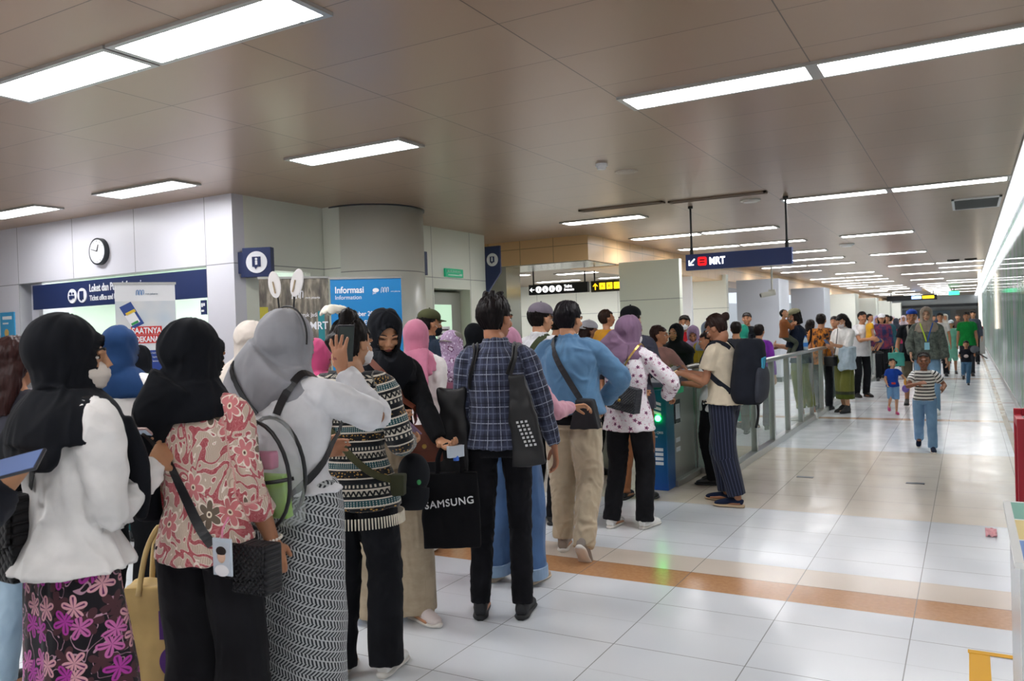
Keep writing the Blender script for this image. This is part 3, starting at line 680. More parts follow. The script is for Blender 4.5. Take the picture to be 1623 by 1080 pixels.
        p = w+d*.022*k+a*.018*k; b.tube([p, p+th*.035*k, p+th*.035*k+t2*.030*k, p+th*.035*k+t2*.054*k], [.013*k, .0115*k, .0100*k, .0075*k], n=10, sub=3)
    def palmpt(s, i, u=.09, v=.02):
        d = s.hdir[i]; n = s.palm[i]-d*s.palm[i].dot(d); n.normalize(); return s.wr[i]+d*u*s.k+n*v*s.k
    def world(s, p): return Vector((s.x, s.y, s.z))+Matrix.Rotation(s.yaw, 3, 'Z') @ Vector(p)
    # --- clothing
    def garment(s, mb, name, m, bones, fold=(.006, 24, 12), vox=None, smooth=4, post=None, keep=True, seed=None):
        me = remesh(mb, vox or s.vc, smooth); co = co_of(me); U = bone_uv(co, bones)
        if fold and fold[0]:
            no = no_of(me); A, fu, fv = fold; sd = seed if seed is not None else random.randint(0, 999)
            P3 = np.stack([U[:, 3]*fu, U[:, 4]*fu, U[:, 1]*fv+U[:, 2]*3.7], 1)
            wv = fbm(P3*.4+11, sd, 2); P3[:, 0] += wv*1.1; P3[:, 1] += wv*.8; P3[:, 2] += wv*.9
            n = 1-np.abs(fbm(P3, sd+3, 2))*2.2; n2 = fbm(P3*.35+5, sd+9, 2)
            d = A*(.6*np.clip(n, -1, 1)+.9*n2)
            co = co+no*d[:, None]*s.k
        if post: co = post(co, U)
        co[:, 2] = np.maximum(co[:, 2], .004-s.z if s.z == 0 else -9)
        put_co(me, co); set_uv(me, U)
        o = finish(me, name, m, s.o)
        if keep: s.grm.append(o)
        return o
    def torso(s, mb, hem=.80, g=0, flare=0, top=.49, chest=(.165, .115), waist=(.145, .108), hipr=(.176, .130), neckr=.072):
        k = s.k; B = s.bulk; T = s.T; ax = T @ V(1, 0, 0); hz = hem*k
        pts = [s.spine(top+.008), s.spine(top-.012), s.spine(.445), s.spine(.40), s.spine(.33), s.spine(.14)]; R = [(neckr*.95, neckr*.88), (neckr*1.2, neckr*1.0), (chest[0]*.80, chest[1]*.80), (chest[0]*.94, chest[1]*.93), chest, waist]
        if hz < s.pel.z+.10*k:
            q = s.pel.z; 
            if hz < q-.02*k: pts.append(V(s.pel.x, s.pel.y, q+.0*k)); R.append(hipr)
            pts.append(V(s.pel.x, s.pel.y, hz)); R.append((hipr[0]+flare, hipr[1]+flare))
        else:
            pts.append(s.spine((hz-s.pel.z)/k)); R.append((waist[0]+flare, waist[1]+flare))
        mb.tube(pts, [((a*B+g)*k, (c*B+g)*k) for a, c in R], ax=ax, n=28, sub=4)
        return [(tuple(s.spine(-.3)), tuple(s.spine(.46)), .155*k, (0, 1, 0))]
    def sleeves(s, mb, ln='long', r=.058, cuff=.036, which=(0, 1), g=0):
        k = s.k; bones = []
        for i in which:
            sg = (-1, 1)[i]; sh, el, wr = s.sh[i], s.el[i], s.wr[i]; st = s.spine(.455)+s.T @ V(sg*.05*k, 0, 0)
            r0 = r*k*(.5+.5*s.bulk)
            if ln == 'long': pts = [st, sh+V(0, 0, -.002*k), sh.lerp(el, .5), el, el.lerp(wr, .5), wr.lerp(el, .06)]; R = [r0*.72, r0*.90, r0*.96, r0*.94, r0*.82, cuff*k]
            elif ln == 'three': pts = [st, sh, sh.lerp(el, .5), el, el.lerp(wr, .45)]; R = [r0*.72, r0*.9, r0*.98, r0*1.0, r0*1.02]
            elif ln == 'elbow': pts = [st, sh, sh.lerp(el, .5), el.lerp(sh, .03)]; R = [r0*.72, r0*.9, r0*1.02, r0*1.08]
            else: pts = [st, sh, sh.lerp(el, .35), sh.lerp(el, .62)]; R = [r0*.72, r0*.9, r0*1.02, r0*1.08]
            mb.tube(pts, R, n=18, sub=4, ax=(0, 1, .1))
            bones += [(tuple(sh+(sh-el)*.15), tuple(el), .062*k, (-sg, .3, 0)), (tuple(el), tuple(wr), .055*k, (-sg, .3, 0))]
        return bones
    def shirt(s, m, hem=.80, ln='long', fold=(.007, 22, 14), name='shirt', r=.058, cuff=.036, flare=.012, collar=None, g=0, smooth=5, **kw):
        mb = MB(); bo = s.torso(mb, hem, g, flare, **kw); bo += s.sleeves(mb, ln, r, cuff)
        if collar:
            T = s.T; k = s.k; c0 = s.neck+T @ V(0, -.005*k, -.015*k); mb.tube([c0, c0+T @ V(0, 0, .045*k)], [(.075*k, .068*k), (.064*k, .060*k)], ax=T @ V(1, 0, 0), n=24, sub=1)
        return s.garment(mb, name, m, bo, fold, smooth=smooth)
    def pants(s, m, bottom=.06, w=(.080, .065, .058), fold=(.006, 16, 12), name='trousers', top=.06, short=None, breakf=0):
        k = s.k; mb = MB(); B = s.bulk; bo = []
        mb.tube([s.spine(top), s.pel, s.pel-V(0, 0, .09*k)], [(.130*B*k, .096*B*k), (.156*B*k, .112*B*k), (.146*B*k, .108*B*k)], n=24, ax=s.T @ V(1, 0, 0))
        for i in (0, 1):
            h, kn, an = s.hipj[i], s.kn[i], s.ank[i]
            if short: end = kn.lerp(h, 1-short) if short < 1 else kn.lerp(an, short-1); pts = [h, h.lerp(kn, .5), end]; R = [w[0]*k*B, (w[0]+w[1])*.53*k*B, w[2]*k*B]
            else:
                end = an.lerp(kn, max(0, (bottom-.085))/.4)+V(0, 0, min(0, bottom-.085)*k); pts = [h, h.lerp(kn, .5), kn, kn.lerp(an, .55), end]; R = [w[0]*k*B, (w[0]+w[1])*.52*k*B, w[1]*k*B, (w[1]+w[2])*.5*k, w[2]*k]
                if s.toe[i]: end.z = an.z-.04*k
            mb.tube(pts, R, n=20, sub=4, ax=(1, 0, 0)); bo += [(tuple(h), tuple(kn), .085*k, (0, 1, 0)), (tuple(kn), tuple(an), .07*k, (0, 1, 0))]
        return s.garment(mb, name, m, bo, fold, smooth=4)
    def skirt(s, m, bottom=.10, w=(.118, .160, .18), name='skirt', fold=(.009, 17, 2.2), off=(0, 0), top=.10):
        k = s.k; mb = MB(); B = s.bulk; hz = bottom*k; c = (s.ft[0]+s.ft[1])*.5; e = V(c.x*.6+off[0], s.pel.y*.3+c.y*.6+off[1], hz)
        mb.tube([s.spine(top), s.pel, s.pel.lerp(e, .5), e], [(w[0]*B*k, w[0]*.78*B*k), (w[1]*B*k, w[1]*.74*B*k), (w[1]*1.0*B*k, w[1]*.78*k), (w[2]*k, w[2]*.8*k)], ax=(1, 0, 0), n=30)
        for i in (0, 1):
            a_ = s.ank[i].copy(); a_.z = max(a_.z, hz+.02*k); mb.tube([s.hipj[i], s.kn[i], a_], [.08*k, .085*k, .075*k], n=14)
        return s.garment(mb, name, m, [((0, 0, 0), tuple(s.spine(.1)), .17*k, (0, 1, 0))], fold, smooth=3)
    def shoes(s, m, sole=None, low=False, name='shoe', h=1.0, bare=False):
        k = s.k
        for i in (0, 1):
            f = s.ank[i]-V(0, -.03*k, .085*k)
            b = MB(); A = s.toe[i]; Rt = Matrix.Rotation(math.radians(-A), 3, 'X'); ang = math.radians(6*(-1, 1)[i]*-1); Rz = Matrix.Rotation(ang, 3, 'Z')
            piv = V(0, .10*k, 0) if A else V(0, 0, 0)
            def tr(p): q = V(*p)*k; q = Rt @ (q-piv)+piv if A else q; return Rz @ q
            o0 = s.ank[i]-(Rz @ ((Rt @ (V(0, -.03, .085)*k-piv)+piv) if A else V(0, -.03, .085)*k))
            up = [tr((0, -.075, .045)), tr((0, -.04, .052)), tr((0, .02, .055)), tr((0, .08, .042)), tr((0, .14, .032)), tr((0, .172, .026))]
            RR = [(.030*k, .035*k), (.036*k, .045*k*h), (.037*k, .048*k*h), (.042*k, .036*k), (.040*k, .024*k), (.022*k, .014*k)]
            if low: RR = [(.030*k, .022*k), (.036*k, .026*k), (.037*k, .026*k), (.042*k, .028*k), (.040*k, .022*k), (.022*k, .012*k)]
            b.tube([o0+p for p in up], RR, ax=Rz @ V(1, 0, 0), n=16)
            if not low: b.tube([o0+tr((0, -.03, .06)), o0+tr((0, -.035, .105*h))], [(.036*k, .045*k), (.036*k, .043*k)], ax=Rz @ V(1, 0, 0), n=14)
            me = remesh(b, s.vb*1.2, 3); sh = finish(me, name, m, s.o)
            c = co_of(me); set_uv(me, c)
            b = MB(); b.tube([o0+tr((0, -.085, .012)), o0+tr((0, -.05, .012)), o0+tr((0, .03, .012)), o0+tr((0, .1, .012)), o0+tr((0, .15, .012)), o0+tr((0, .186, .014))], [(.022*k, .014*k), (.040*k, .015*k), (.040*k, .015*k), (.047*k, .014*k), (.042*k, .013*k), (.016*k, .010*k)], ax=Rz @ V(1, 0, 0), n=14)
            so = b.build('sole', sole or m, sh, smooth=True)
    def hijab(s, m, style='short', name='hijab', fold=(.006, 22, 9), front=.0, back=.0, wide=0, folds=(), face=(.052, .078), fz=-.004, extra=None, puff=0):
        """style: short - wrapped round neck and shoulders; long - cape over the shoulders"""
        k = s.k; hk = s.hk; b = MB(); R = s.HR; T = s.T; ax = T @ V(1, 0, 0)
        b.ell(s.h(0, -.028, .030), [(.092+puff)*hk, (.103+puff)*hk, (.104+puff*.6)*hk], R, 28, 18)
        b.tube([s.h(0, -.022, .02), s.h(0, -.012, -.05), s.h(0, -.005, -.115), s.neck+T @ V(0, -.005*k, -.02*k)], [((.092+puff)*hk, .10*hk), (.089*hk, .092*hk), (.085*k, .088*k), (.11*k, .095*k)], ax=R @ V(1, 0, 0), n=24)
        if style == 'snug': b.tube([s.spine(.54), s.spine(.49), s.spine(.45), s.spine(.41)], [(.092*k, .09*k), (.12*k, .105*k), (.15*k, .115*k), (.14*k, .115*k)], ax=ax, n=28)
        elif style != 'none':
            b.tube([s.spine(.53), s.spine(.485), s.spine(.44), s.spine(.38)], [(.095*k, .09*k), ((.15)*k, .112*k), ((.185+wide)*k, (.125)*k), ((.19+wide)*k, .13*k)] if style == 'short' else
                   [(.10*k, .09*k), (.175*k, .12*k), ((.225+wide)*k, .14*k), ((.235+wide)*k, .15*k)], ax=ax, n=28)
        if front: b.tube([s.spine(.44)+T @ V(0, .09*k, 0), s.spine(.36)+T @ V(0, .11*k, 0), s.spine(.45-front)+T @ V(0, .115*k, 0)], [(.12*k, .03*k), (.14*k, .03*k), (.10*k, .02*k)], ax=ax, n=18)
        if back: b.tube([s.spine(.46)+T @ V(0, -.08*k, 0), s.spine(.36)+T @ V(0, -.105*k, 0), s.spine(.45-back)+T @ V(0, -.115*k, 0)], [(.13*k, .03*k), (.16*k, .03*k), (.12*k, .02*k)], ax=ax, n=18)
        for pts, rr in folds: b.tube([Vector(p)*k for p in pts], [(q[0]*k, q[1]*k) for q in rr], ax=ax, n=16)
        Ri = np.array(R.inverted()); hd = np.array(s.hd); fx, fzr = face
        bco = co_of(s.o.data); bl = ((bco-hd)@Ri.T)/hk; bq = (bl[:, 0]/fx)**2+((bl[:, 2]-fz)/fzr)**2     # covered part of the head lies under the cloth
        hm = (bl[:, 2] > -.03) & (bl[:, 2] < .13) & (np.abs(bl[:, 0]) < .11) & (np.abs(bl[:, 1]) < .13) & ((bq > 1.02) | (bl[:, 1] < .0))
        for ax_, c_ in ((0, 0), (1, -.012), (2, .03)): bl[hm, ax_] = c_+(bl[hm, ax_]-c_)*.87
        bco[hm] = (hd+(bl*hk)@np.array(R).T)[hm]; put_co(s.o.data, bco)
        def post(co, U):
            lc = ((co-hd)@Ri.T)/hk
            q = (lc[:, 0]/fx)**2+((lc[:, 2]-fz)/fzr)**2
            fr = (lc[:, 1] > .01) & (lc[:, 2] > -.11); m_ = fr & (q < 1.0); near = fr & (q > .70) & (q < 1.2)
            yh = -.012+.092*np.sqrt(np.clip(1-((lc[:, 2]-.035)/.078)**2-(lc[:, 0]/.074)**2, 0, 1)); yj = .012+.075*np.sqrt(np.clip(1-((lc[:, 2]+.01)/.085)**2-(lc[:, 0]/.066)**2, 0, 1))
            ym = np.maximum(yh, yj)+.016; ym = ym+.012*np.clip(1.9-q, 0, .7); ot = fr & (q >= 1) & (lc[:, 2] > -.07); lc[ot, 1] = np.maximum(lc[ot, 1], ym[ot])
            ev = np.sqrt((lc[:, 0]/.074)**2+((lc[:, 1]+.012)/.092)**2+((lc[:, 2]-.035)/.078)**2); ins = (~m_) & (ev < 1.12) & (lc[:, 2] > -.02)
            for ax_, c_ in ((0, 0), (1, -.012), (2, .035)): lc[ins, ax_] = c_+(lc[ins, ax_]-c_)*1.12/np.maximum(ev[ins], .3)
            sc_ = 1/np.sqrt(np.maximum(q, .01)); lc[near, 0] *= sc_[near]; lc[near, 2] = fz+(lc[near, 2]-fz)*sc_[near]
            lc[m_, 1] = np.minimum(lc[m_, 1], .035-.05*(1-q[m_])); mm_ = m_ | near
            co = co.copy(); co[mm_] = (hd+(lc*hk)@np.array(R).T)[mm_]; return co
        return s.garment(b, name, m, [(tuple(s.spine(.0)), tuple(s.h(0, -.01, .16)), .12*k, (0, 1, 0))], fold, smooth=5, post=post, vox=s.vc*.8)
    def underscarf(s, m): pass
    def hair(s, m=None, style='short', col='120e0d', name='hair', vol=0, extra=()):
        m = m or hairmat(col); hk = s.hk; b = MB(); R = s.HR
        b.ell(s.h(0, -.016, .040), [(.082+vol)*hk, (.102+vol)*hk, (.086+vol)*hk], R, 26, 18)
        b.ell(s.h(0, -.045, -.005), [(.076+vol)*hk, (.068+vol)*hk, (.075)*hk], R, 20, 14)
        if style == 'long':
            b.tube([s.h(0, -.05, .03), s.h(0, -.07, -.07), s.h(0, -.085, -.17), s.h(0, -.085, -.25)], [(.085*hk, .055*hk), (.088*hk, .05*hk), (.08*hk, .035*hk), (.05*hk, .02*hk)], ax=R @ V(1, 0, 0), n=18)
        if style == 'bob':
            b.tube([s.h(0, -.03, .03), s.h(0, -.04, -.05), s.h(0, -.045, -.12)], [(.092*hk, .08*hk), (.096*hk, .07*hk), (.085*hk, .05*hk)], ax=R @ V(1, 0, 0), n=18)
        if style in ('bun', 'updo'):
            b.ell(s.h(*((0, -.125, .05) if style == 'bun' else (0, -.03, .13))), [.045*hk, .04*hk, .038*hk], R, 16, 10)
        if style == 'pig':
            for sg in (-1, 1): b.tube([s.h(sg*.075, -.02, .03), s.h(sg*.115, -.03, .02), s.h(sg*.125, -.03, -.03)], [.018*hk, .02*hk, .008*hk], n=8)
        for pts, rr in extra: b.tube([s.h(*p) for p in pts], [(q*hk if not isinstance(q, tuple) else (q[0]*hk, q[1]*hk)) for q in rr], ax=R @ V(1, 0, 0), n=14)
        me = remesh(b, (.0045, .006, .010)[s.lod], 3); co = co_of(me); no = no_of(me); Ri = np.array(R.inverted()); hd = np.array(s.hd); lc = ((co-hd)@Ri.T)/hk
        a = np.arctan2(lc[:, 0], -lc[:, 1]); rad = np.sqrt(lc[:, 0]**2+lc[:, 1]**2)
        n = fbm(np.stack([a*5, lc[:, 2]*14, rad*18], 1), 3, 3); co = co+no*(n*.0075)[:, None]*hk
        st = fbm(np.stack([a*16, lc[:, 2]*8, rad*30], 1), 8, 2); co = co+no*(np.abs(st)*.004)[:, None]*hk
        lc = ((co-hd)@Ri.T)/hk
        yh = -.012+.092*np.sqrt(np.clip(1-((lc[:, 2]-.035)/.078)**2-(lc[:, 0]/.076)**2, 0, 1)); fr_ = lc[:, 1] > .02; lc[fr_, 1] = np.minimum(lc[fr_, 1], np.maximum(yh[fr_]+.011, .02))
        hl = (.070 if s.child else .056)+.010*np.cos(lc[:, 0]*70); f = (lc[:, 1] > .012) & (lc[:, 2] < hl) & (np.abs(lc[:, 0]) < .085)          # open the face
        lc[f, 1] = np.minimum(lc[f, 1], .012); f2 = (lc[:, 1] > -.03) & (lc[:, 2] < .012) & (lc[:, 2] > -.13) & (style not in ('bob',)); sc_ = np.abs(lc[:, 0]) > .062
        q = f2 & sc_; lc[q, 0] = np.sign(lc[q, 0])*.062
        if style not in ('long', 'bob'):
            t = np.clip(-(lc[:, 2]-.01)/.075, 0, 1); lc[:, 0] *= 1-.22*t; bk = lc[:, 1] < 0; lc[bk, 1] *= (1-.26*t)[bk]
            nk = lc[:, 2] < -.058; lc[nk, 2] = -.058+(lc[nk, 2]+.058)*.2
        co = hd+(lc*hk)@np.array(R).T; put_co(me, co); set_uv(me, np.stack([a*.08, lc[:, 2]*.6+rad*.5, rad*0], 1))
        return finish(me, name, m, s.o)
    def face(s, closed=False, brow='1a1210', eyes=True):
        hk = s.hk; R = s.HR
        for sg in (-1, 1):
            if eyes:
                b = MB(); b.ell(s.h(sg*.031, .071, .006), [.0135*hk, .0125*hk, (.006 if not closed else .0035)*hk], R, 14, 10); ey = b.build('eye', EYEW if not closed else mat('4a3026', .6), s.o, smooth=True)
                if not closed: b = MB(); b.ell(s.h(sg*.031, .0815, .006), [.0062*hk, .0035*hk, .0058*hk], R, 12, 8); b.build('iris', EYEB, ey, smooth=True)
                b = MB(); b.tube([s.h(sg*.017, .0835, .011 if not closed else .004), s.h(sg*.031, .0855, .015 if not closed else .0035), s.h(sg*.046, .078, .010 if not closed else .003)], [.0016*hk]*3, n=6); b.build('eyelashes', mat('15100e'), ey)
            b = MB(); b.tube([s.h(sg*.014, .094, .028), s.h(sg*.032, .091, .034), s.h(sg*.052, .078, .028)], [(.002*hk, .003*hk), (.002*hk, .0035*hk), (.0015*hk, .002*hk)], n=8); b.build('eyebrow', mat(brow, .8), s.o)
    def mask(s, col='eceff2', down=0, name='face_mask'):
        hk = s.hk; b = MB(); R = s.HR
        b.ell(s.h(0, .052, -.045-down), [.060*hk, (.062 if not down else .056)*hk, (.047 if not down else .034)*hk], R, 24, 16)
        b.ell(s.h(0, .06, -.07-down), [.05*hk, .045*hk, .03*hk], R, 20, 12)
        me = remesh(b, .005 if s.lod < 2 else .009, 3); co = co_of(me); no = no_of(me)
        n = np.sin(co[:, 2]*420)*.0008; put_co(me, co+no*n[:, None]); set_uv(me, co)
        o = finish(me, name, cloth(col, 500, .1), s.o)
        for sg in (-1, 1):
            b = MB(); b.tube([s.h(sg*.05, .05, -.03-down), s.h(sg*.074, .02, -.012), s.h(sg*.08, -.01, .0)], [.0016*hk]*3, n=6); b.build('ear_loop', WHITE, o)
        return o
    def glasses(s, col='1b1b1d'):
        hk = s.hk; m = mat(col, .3); b = MB()
        for sg in (-1, 1):
            c = [s.h(sg*.031+.019*math.cos(t), .093, .004+.015*math.sin(t)) for t in [2*PI*q/14 for q in range(15)]]; b.tube(c, .0014*hk, n=6, sub=1, caps=False)
            b.tube([s.h(sg*.05, .093, .008), s.h(sg*.072, .05, .008), s.h(sg*.078, -.005, .006)], .0016*hk, n=6, sub=2)
        b.tube([s.h(-.012, .094, .006), s.h(0, .097, .009), s.h(.012, .094, .006)], .0014*hk, n=6); return b.build('glasses', m, s.o)
    def cap(s, m, brim=True, back=False, name='cap', bm=None, r=0):
        hk = s.hk; R = s.HR; b = MB()
        b.ell(s.h(0, -.012, .062), [(.088+r)*hk, (.104+r)*hk, (.072+r)*hk], R, 28, 16); me = remesh(b, (.005, .006, .009)[s.lod], 3)
        co = co_of(me); Ri = np.array(R.inverted()); hd = np.array(s.hd); lc = ((co-hd)@Ri.T)/hk; lo = lc[:, 2] < .045
        lc[lo, 2] = .045+(lc[lo, 2]-.045)*.05; co = hd+(lc*hk)@np.array(R).T; put_co(me, co)
        ang = np.arctan2(lc[:, 0], lc[:, 1]); set_uv(me, np.stack([ang*.1, lc[:, 2], ang*0], 1)); o = finish(me, name, m, s.o)
        if brim:
            sg = -1 if back else 1; pts = []; n = 14; b = MB(); up, dn = [], []
            for q in range(n+1):
                t = -1.05+2.1*q/n; pts.append((math.sin(t)*.078, math.cos(t)*.088)); 
            vs = []
            for (x_, y_), t in zip(pts, [-1.05+2.1*q/n for q in range(n+1)]):
                L_ = .075*math.cos(t*1.2)**.7 if abs(t) < 1.2 else 0
                z_ = .048-.012*abs(math.sin(t)); vs += [s.h(x_, sg*y_-.012, z_+.004), s.h(x_*1.02, sg*(y_+max(L_, .004))-.012, z_-.008)]
            k_ = len(vs); dv = R @ V(0, 0, -.004*hk); vs2 = [v+dv for v in vs]
            fs = [(2*q, 2*q+2, 2*q+3, 2*q+1) for q in range(n)]+[(k_+2*q, k_+2*q+1, k_+2*q+3, k_+2*q+2) for q in range(n)]+[(2*q+1, 2*q+3, k_+2*q+3, k_+2*q+1) for q in range(n)]
            fs += [(0, 1, k_+1, k_), (2*n, k_+2*n, k_+2*n+1, 2*n+1)]
            b.add(vs+vs2, fs); b.build('brim', bm or m, o, smooth=False)
        b = MB(); b.ell(s.h(0, -.012, .136+r), (.007*hk,)*3, R, 10, 6); b.build('button', bm or m, o)
        return o
    # --- straps that follow the clothes
    def bvh(s):
        vs, fs = [], []
        for o in s.grm:
            off = len(vs); vs += [v.co.copy() for v in o.data.vertices]; fs += [tuple(off+i for i in p.vertices) for p in o.data.polygons]
        s._b = BVHTree.FromPolygons(vs, fs); return s._b
    def strap(s, pts, w, m, name='strap', t=.003, off=.006, parent=None, snap=True, sub=6):
        """pts in body space at 1.70 m; a flat ribbon lying on the clothes"""
        k = s.k; P = [Vector(p)*k for p in pts]; Q = []
        mbv = s.bvh() if snap else None; n = len(P)
        for i in range(n-1):
            p0, p1, p2, p3 = P[max(i-1, 0)], P[i], P[i+1], P[min(i+2, n-1)]
            for q in range(sub):
                u = q/sub; Q.append(.5*((2*p1)+(p2-p0)*u+(2*p0-5*p1+4*p2-p3)*u*u+(3*p1-p0-3*p2+p3)*u**3))
        Q.append(P[-1]); N = []
        for i, q in enumerate(Q):
            if snap:
                axis = s.spine(max(0, min(.5, (q.z-s.pel.z)/k))); d = (q-V(axis.x, axis.y, min(q.z, s.spine(.4).z))).normalized()
                h = mbv.ray_cast(q+d*.35, -d, .5); 
                if h[0] is not None and (h[0]-q).length < .12*k: Q[i] = h[0]+d*off; N.append(d); continue
                N.append(d)
            else: N.append((V(q.x, q.y, 0)).normalized() if V(q.x, q.y, 0).length > 1e-4 else V(0, -1, 0))
        # smooth the ribbon
        for _ in range(2):
            Q = [Q[0]]+[(Q[i-1]+Q[i]*2+Q[i+1])/4 for i in range(1, len(Q)-1)]+[Q[-1]]; N = [N[0]]+[((N[i-1]+N[i]*2+N[i+1])/4).normalized() for i in range(1, len(N)-1)]+[N[-1]]
        vs = []
        for i in range(len(Q)):
            tg = (Q[min(i+1, len(Q)-1)]-Q[max(i-1, 0)]).normalized(); a = tg.cross(N[i]).normalized(); nn = a.cross(tg)
            for sa, sn in ((-1, 0), (1, 0), (1, 1), (-1, 1)): vs.append(Q[i]+a*sa*w/2+nn*sn*t)
        L_ = len(Q); fs = [(4*i+j, 4*i+(j+1) % 4, 4*i+4+(j+1) % 4, 4*i+4+j) for i in range(L_-1) for j in range(4)]+[(3, 2, 1, 0), tuple(4*L_-4+j for j in range(4))]
        b = MB(); b.v = [tuple(v) for v in vs]; b.f = fs; b.mi = [0]*len(fs)
        if parent is not None: return b.build(name, m, parent, smooth=False)
        o = b.build(name, m, None); o.location = s.o.location; o.rotation_euler = s.o.rotation_euler; return o
    def item(s, name, loc, label, cat, rot=(0, 0, 0), group=None):
        """an empty for a carried thing, given in body space (metres at 1.70 m)"""
        e = bpy.data.objects.new(name, None); C.objects.link(e); e.location = s.world(Vector(loc)*s.k); e.rotation_euler = (math.radians(rot[0]), math.radians(rot[1]), s.yaw+math.radians(rot[2]))
        tag(e, label, cat, group); return e
    def to_item(s, e, o):
        """parent an object built in body space to a carried thing, keeping it in place"""
        bpy.context.view_layer.update(); M4 = Matrix.Translation(s.o.location) @ Matrix.Rotation(s.yaw, 4, 'Z')
        e_m = Matrix.Translation(e.location) @ e.rotation_euler.to_matrix().to_4x4()
        o.parent = e; o.matrix_parent_inverse = Matrix.Identity(4)
        o.location = (0, 0, 0); o.rotation_euler = (0, 0, 0); o.data.transform(e_m.inverted() @ M4); return o
# ------------------------------------------------------------ patterned cloths (procedural, in garment coordinates)
def rot2(g, u, v, deg):
    c, s_ = math.cos(math.radians(deg)), math.sin(math.radians(deg))
    return g.ma('ADD', g.ma('MULTIPLY', u, c), g.ma('MULTIPLY', v, s_)), g.ma('SUBTRACT', g.ma('MULTIPLY', v, c), g.ma('MULTIPLY', u, s_))
def frac(g, x, per): return g.ma('FRACT', g.ma('ADD', g.ma('DIVIDE', x, per), 500))
def petals(g, u, v, cell, n, R, rnd=.7, seed=0, deep=.55):
    p = g.vec(g.ma('ADD', g.ma('DIVIDE', u, cell), seed), g.ma('DIVIDE', v, cell), 0)
    vn = g.node('ShaderNodeTexVoronoi'); vn.voronoi_dimensions = '2D'; g.put(vn, 'Vector', p); vn.inputs['Scale'].default_value = 1; vn.inputs['Randomness'].default_value = rnd
    d = g.vm('SUBTRACT', p, vn.outputs['Position']); dx, dy, dz = g.xyz(d); r = g.vm('LENGTH', g.vec(dx, dy, 0))
    cx, cy, cz = g.xyz(vn.outputs['Color']); a = g.ma('ADD', g.ma('ARCTAN2', dy, dx), g.ma('MULTIPLY', cx, 6.28))
    pt = g.ma('ABSOLUTE', g.ma('COSINE', g.ma('MULTIPLY', a, n/2))); rr = g.ma('MULTIPLY', g.ma('ADD', 1-deep, g.ma('MULTIPLY', pt, deep)), R)
    return g.lt(r, rr), r, rr, cx, pt
def curls(g, u, v, sc, w, seed=0, n=6):
    f = g.noise(g.vec(g.ma('ADD', u, seed), v, 0), sc, 1, .4, 1.2); t = g.ma('ABSOLUTE', g.ma('SUBTRACT', g.ma('FRACT', g.ma('MULTIPLY', f, n)), .5)); return g.lt(t, w)
def wv(g, st=.2): g.bump(g.noise(g.obj(), 400, 1), st, .002); return g.m
def m_batik_pink():
    g = G('pink batik', .8, 0, .3, .1); u, v, w = g.xyz(g.uv())
    fern = curls(g, u, v, 26, .16, 3, 9); base = g.mix(g.ma('MULTIPLY', fern, .55), 'b0565c', 'cf8c8a')
    bg = curls(g, u, v, 13, .22, 9, 4); hatch = g.lt(frac(g, g.ma('ADD', u, g.ma('MULTIPLY', g.noise(g.uv(), 10), .05)), .006), .35)
    cre = g.mix(g.ma('MULTIPLY', hatch, .5), 'd2bfac', '96796a'); c = g.mix(bg, base, cre)
    rim = g.ma('SUBTRACT', curls(g, u, v, 13, .27, 9, 4), bg); c = g.mix(g.ma('MAXIMUM', rim, 0), c, 'f0e4d8')
    f, r, rr, cx, pt = petals(g, u, v, .15, 6, .36, .9, 5); fl = g.mix(g.gt(cx, .5), '6e6052', 'cf7f80'); c = g.mix(f, c, 'efe2d4'); f2 = g.lt(r, g.ma('MULTIPLY', rr, .84)); c = g.mix(f2, c, fl)
    c = g.mix(g.lt(r, .07), c, 'e9dcc6'); c = g.mix(g.lt(r, .035), c, '5d4a40'); g.col(c); return wv(g)
def m_sarong_leaf():
    g = G('dark batik with pink leaves', .75, 0, .3, .1); u, v, w = g.xyz(g.uv())
    c = g.mix(curls(g, u, v, 11, .06, 2, 5), '120b14', 'b88fa0'); dots = g.lt(frac(g, v, .006), .5)
    f, r, rr, cx, pt = petals(g, u, v, .085, 5, .46, .9, 8, .7); c = g.mix(f, c, '4a2a30')
    f, r, rr, cx, pt = petals(g, u, v, .078, 5, .48, .95, 1, .72); lc = g.ramp(cx, (0, 'b03a9c'), (.4, 'c76aa6'), (.7, 'd9a0a8'), const=True); c = g.mix(f, c, lc)
    c = g.mix(g.ma('MULTIPLY', f, g.ma('MULTIPLY', g.gt(pt, .97), g.lt(r, .4))), c, '5a1c52'); g.col(c); return wv(g)
def m_herring():
    g = G('grey chevron weave', .85, 0, .2, .1); u, v, w = g.xyz(g.uv()); a, b = rot2(g, u, v, 22)
    k = g.ma('FLOOR', g.ma('DIVIDE', g.ma('ADD', b, 50), .034)); odd = g.ma('MODULO', k, 2); sg = g.ma('SUBTRACT', g.ma('MULTIPLY', odd, 2), 1)
    fb = frac(g, b, .034); st = g.lt(g.ma('FRACT', g.ma('ADD', g.ma('ADD', g.ma('DIVIDE', a, .013), g.ma('MULTIPLY', g.ma('MULTIPLY', fb, sg), 1.5)), 900)), .5)
    gap = g.lt(g.ma('ABSOLUTE', g.ma('SUBTRACT', fb, .5)), .44); c = g.mix(g.ma('MULTIPLY', st, gap), 'b4b7b8', '2c2f33'); g.col(c); return wv(g)
